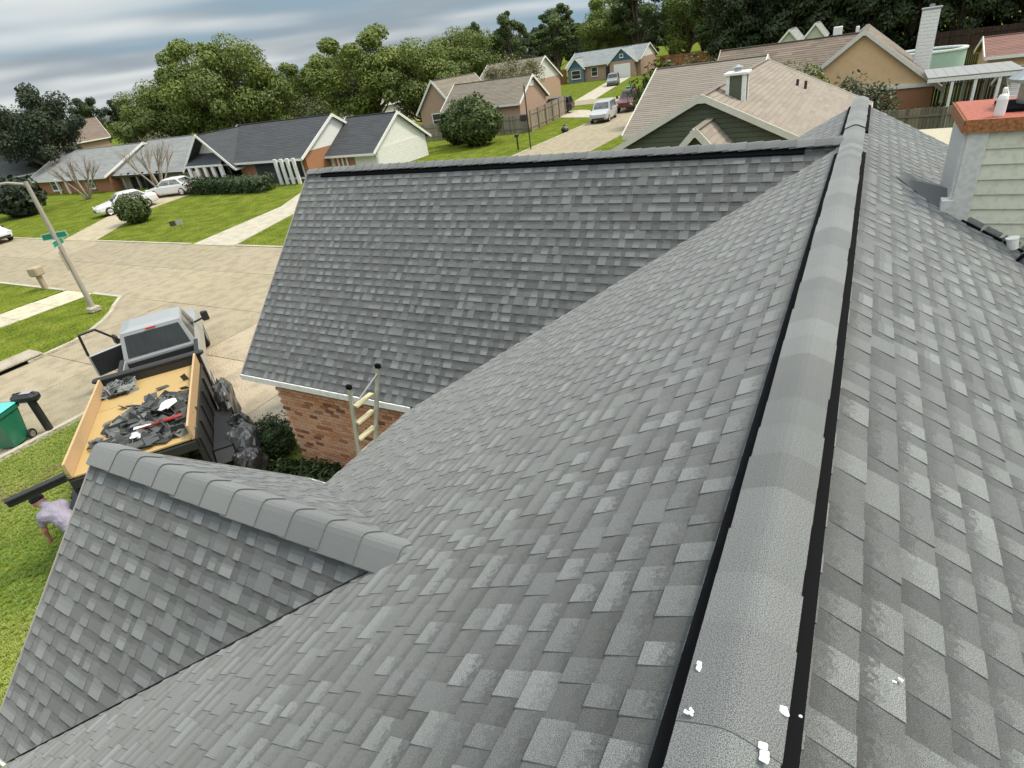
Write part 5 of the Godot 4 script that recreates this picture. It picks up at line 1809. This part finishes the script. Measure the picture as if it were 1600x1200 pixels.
# ---------- the person at the tail of the trailer
func capsule(p: Vector3, a: Vector3, b: Vector3, ra: float, rb: float) -> float:
	var ab := b - a
	var t := clampf((p - a).dot(ab) / ab.length_squared(), 0.0, 1.0)
	return (p - a - ab * t).length() - lerpf(ra, rb, t)
func net(mb: MB, bones: Array, cell: float, k: float) -> void:
	var lo := Vector3.INF
	var hi := -Vector3.INF
	for b in bones:
		for i in 2:
			lo = lo.min(b[i] - Vector3.ONE * (b[2] + 2 * cell)); hi = hi.max(b[i] + Vector3.ONE * (b[2] + 2 * cell))
	var n := Vector3i(((hi - lo) / cell).ceil()) + Vector3i.ONE
	var val := PackedFloat32Array()
	val.resize(n.x * n.y * n.z)
	val.fill(1.0)
	for b in bones:      # smooth minimum, visiting only cells near each bone
		var R: float = maxf(b[2], b[3]) + k + 2 * cell
		var b0 := Vector3i(((b[0].min(b[1]) - Vector3.ONE * R - lo) / cell).floor()).clamp(Vector3i.ZERO, n - Vector3i.ONE)
		var b1 := Vector3i(((b[0].max(b[1]) + Vector3.ONE * R - lo) / cell).ceil()).clamp(Vector3i.ZERO, n - Vector3i.ONE)
		for z in range(b0.z, b1.z + 1):
			for y in range(b0.y, b1.y + 1):
				for x in range(b0.x, b1.x + 1):
					var i := (z * n.y + y) * n.x + x
					var d := capsule(lo + V(x, y, z) * cell, b[0], b[1], b[2], b[3])
					var h := maxf(k - absf(d - val[i]), 0.0) / k
					val[i] = minf(d, val[i]) - h * h * k * 0.25
	var idx := {}
	var pts := PackedVector3Array()
	for z in n.z - 1:
		for y in n.y - 1:
			for x in n.x - 1:
				var i := (z * n.y + y) * n.x + x
				var s := Vector3.ZERO
				var c := 0
				var first := val[i] < 0.0
				var mixed := false
				for q in 8:
					var j := i + (q & 1) + ((q >> 1) & 1) * n.x + (q >> 2) * n.x * n.y
					if (val[j] < 0.0) != first: mixed = true; break
				if not mixed: continue
				for e in [[0, 1], [2, 3], [4, 5], [6, 7], [0, 2], [1, 3], [4, 6], [5, 7], [0, 4], [1, 5], [2, 6], [3, 7]]:
					var p := Vector3(e[0] & 1, (e[0] >> 1) & 1, e[0] >> 2)
					var q := Vector3(e[1] & 1, (e[1] >> 1) & 1, e[1] >> 2)
					var vp := val[i + int(p.x) + int(p.y) * n.x + int(p.z) * n.x * n.y]
					var vq := val[i + int(q.x) + int(q.y) * n.x + int(q.z) * n.x * n.y]
					if (vp < 0.0) != (vq < 0.0):
						s += p.lerp(q, vp / (vp - vq))
						c += 1
				idx[i] = pts.size()
				pts.append(lo + (V(x, y, z) + s / c) * cell)
	var folds := FastNoiseLite.new()
	folds.frequency = 9.0
	folds.seed = 3
	var col := PackedColorArray()
	for pi in pts.size():
		var p := pts[pi]
		var best := 1e9
		var cc := Color.WHITE
		for b in bones:
			var d := capsule(p, b[0], b[1], b[2], b[3])
			if d < best: best = d; cc = b[4]
		if cell > 0.015 and cc != bones[4][4]: pts[pi] += V(folds.get_noise_3dv(p), folds.get_noise_3dv(p + V(5, 0, 0)), folds.get_noise_3dv(p + V(0, 5, 0))) * 0.014     # creases of cloth
		col.append(cc)
	var st := [1, n.x, n.x * n.y]
	for z in range(1, n.z - 1):
		for y in range(1, n.y - 1):
			for x in range(1, n.x - 1):
				var i := (z * n.y + y) * n.x + x
				for a in 3:
					var j: int = i + st[a]
					if (val[i] < 0.0) == (val[j] < 0.0): continue
					var u: int = st[(a + 1) % 3]
					var w: int = st[(a + 2) % 3]
					var q := [i - u - w, i - w, i, i - u]
					if not (idx.has(q[0]) and idx.has(q[1]) and idx.has(q[2]) and idx.has(q[3])): continue
					var P := [pts[idx[q[0]]], pts[idx[q[1]]], pts[idx[q[2]]], pts[idx[q[3]]]]
					var c: Color = col[idx[q[0]]]
					if val[i] < 0.0: mb.quad(P[0], P[1], P[2], P[3], c)
					else: mb.quad(P[3], P[2], P[1], P[0], c)

func person() -> void:
	# bending forward over the tail of the trailer, facing -x
	var t := thing("person", "person in a lilac shirt and dark cap bending behind the swung-out trailer beam", "person", V(-10.86, 0, -2.46), 0.12)
	var sk := Color(0.42, 0.21, 0.135)
	var shirt := Color(0.27, 0.24, 0.31)
	var pant := Color(0.10, 0.085, 0.08)
	var shoe := Color(0.02, 0.018, 0.016)
	var hip := V(0, 0.92, 0)
	var chest := V(-0.34, 1.20, 0)
	var neck := V(-0.52, 1.31, 0)
	var head := V(-0.63, 1.36, 0)
	var B := [[hip, V(-0.16, 1.07, 0), 0.155, 0.15, shirt], [V(-0.16, 1.07, 0), chest, 0.15, 0.165, shirt], [chest + V(0, 0, -0.13), chest + V(0, 0, 0.13), 0.12, 0.12, shirt],
		[chest, neck, 0.12, 0.062, shirt], [neck, head, 0.058, 0.06, sk], [head, head + V(-0.05, 0.02, 0), 0.098, 0.088, sk], [head + V(-0.08, -0.07, 0), head + V(-0.1, -0.06, 0), 0.05, 0.04, sk]]
	for s in [-1.0, 1.0]:
		var hj := hip + V(0, -0.03, 0.09 * s)
		var kn := V(-0.07 if s > 0 else 0.06, 0.50, 0.13 * s)
		var an := V(0.06 if s > 0 else 0.16, 0.09, 0.14 * s)
		B.append([hj, kn, 0.098, 0.066, pant])
		B.append([kn, an, 0.064, 0.044, pant])
		B.append([an, an + V(0.03, -0.045, 0), 0.045, 0.04, shoe])
		B.append([an + V(0.03, -0.05, 0), an + V(-0.17, -0.055, 0), 0.04, 0.034, shoe])
		var sh := chest + V(-0.06, 0.02, 0.18 * s)
		var el := sh + V(-0.05 if s > 0 else -0.2, -0.27, 0.05 * s)
		var wr := el + V(-0.08 if s > 0 else -0.22, -0.23 if s > 0 else -0.06, -0.01)
		B.append([sh, sh.lerp(el, 0.5), 0.062, 0.058, shirt])
		B.append([sh.lerp(el, 0.4), el, 0.048, 0.042, sk])
		B.append([el, wr, 0.042, 0.029, sk])
		var d := (wr - el).normalized()
		var side := d.cross(V(0, 0, 1)).normalized()
		B.append([wr, wr + d * 0.07, 0.03, 0.034, sk])
	var m := MB.new()
	net(m, B, 0.02, 0.045)
	for s in [-1.0, 1.0]:
		var sh := chest + V(-0.06, 0.02, 0.18 * s)
		var el := sh + V(-0.05 if s > 0 else -0.2, -0.27, 0.05 * s)
		var wr := el + V(-0.08 if s > 0 else -0.22, -0.23 if s > 0 else -0.06, -0.01)
		var d := (wr - el).normalized()
		var across := V(0, 0, 1)
		var palm := d.cross(across).normalized()
		var H := [[wr - d * 0.01, wr + d * 0.08, 0.028, 0.03, sk]]
		for f in 4:
			var base := wr + d * 0.08 + across * (0.018 * (f - 1.5))
			var ln: float = [0.07, 0.08, 0.075, 0.06][f]
			var k1 := base + (d * 0.9 + palm * 0.25).normalized() * ln * 0.5
			var k2 := k1 + (d * 0.5 + palm * 0.8).normalized() * ln * 0.5
			H.append([base - d * 0.03, k1, 0.010, 0.009, sk])
			H.append([k1, k2, 0.009, 0.0075, sk])
		var tb: Vector3 = wr + d * 0.03 - across * 0.025 * s
		H.append([tb, tb + (d - across * s * 0.8 + palm * 0.3).normalized() * 0.04, 0.012, 0.010, sk])
		H.append([tb + (d - across * s * 0.8 + palm * 0.3).normalized() * 0.04, tb + (d * 1.6 - across * s * 0.8 + palm).normalized() * 0.075, 0.010, 0.008, sk])
		net(m, H, 0.006, 0.010)
	# nose, ears on a fine grid
	net(m, [[head + V(-0.13, -0.02, 0), head + V(-0.155, -0.045, 0), 0.014, 0.017, sk], [head + V(0.0, -0.01, 0.096), head + V(0.01, -0.04, 0.094), 0.018, 0.012, sk], [head + V(0.0, -0.01, -0.096), head + V(0.01, -0.04, -0.094), 0.018, 0.012, sk]], 0.006, 0.012)
	for s in [-1.0, 1.0]: m.blob(head + V(-0.128, 0.005, 0.036 * s), V(0.012, 0.011, 0.015), Color(0.03, 0.02, 0.02), 0.0, 1, 5)
	m.blob(head + V(-0.132, -0.075, 0), V(0.012, 0.008, 0.026), Color(0.30, 0.10, 0.08), 0.0, 1, 5)
	put("body", m, M.skin, t)
	var cap := MB.new()
	var cb := Basis(V(0, 0, 1), 0.25)
	cap.lathe(head + V(-0.02, 0.035, 0), [Vector2(0.108, -0.01), Vector2(0.108, 0.03), Vector2(0.09, 0.075), Vector2(0.05, 0.10), Vector2(0.0, 0.108)], 18, Color(0.012, 0.012, 0.014), cb)
	cap.prism(PV([head + V(-0.10, 0.05, 0.07), head + V(-0.20, 0.015, 0.05), head + V(-0.20, 0.015, -0.05), head + V(-0.10, 0.05, -0.07)]), V(0, 0.012, 0), Color(0.012, 0.012, 0.014))
	put("cap", cap, M.felt, t)

func _ready() -> void:
	rng.seed = 20
	var cam := Camera3D.new()
	cam.name = "camera"
	cam.fov = 67.45
	cam.near = 0.05
	cam.far = 1500.0
	cam.transform = Transform3D(Basis(Vector3(0.8716766, -0.1347084, -0.4712043), Vector3(-0.1351195, 0.8581570, -0.4952871), Vector3(0.4710866, 0.4953991, 0.7298336)), EYE)
	add_child(cam)
	cam.current = true
	var env := Environment.new()
	env.background_mode = Environment.BG_SKY
	env.sky = make_sky()
	env.background_energy_multiplier = 0.62
	env.tonemap_mode = Environment.TONE_MAPPER_LINEAR
	env.tonemap_exposure = 2.2
	env.sdfgi_enabled = true
	env.ssao_enabled = true
	env.ssil_enabled = true
	var we := WorldEnvironment.new()
	we.name = "world"
	we.environment = env
	add_child(we)
	var sun := DirectionalLight3D.new()
	sun.name = "sun"
	sun.light_energy = 0.5
	sun.light_color = Color(1.0, 0.96, 0.88)
	sun.light_angular_distance = 12.0
	sun.shadow_enabled = true
	add_child(sun)
	sun.look_at_from_position(V(0.42, 0.80, -0.34), Vector3.ZERO, V(1, 0, 0))
	materials()
	ground()
	our_house()
	houses()
	vegetation()
	street_things()
	trailer(rng)
	person()
	roof_things(rng)
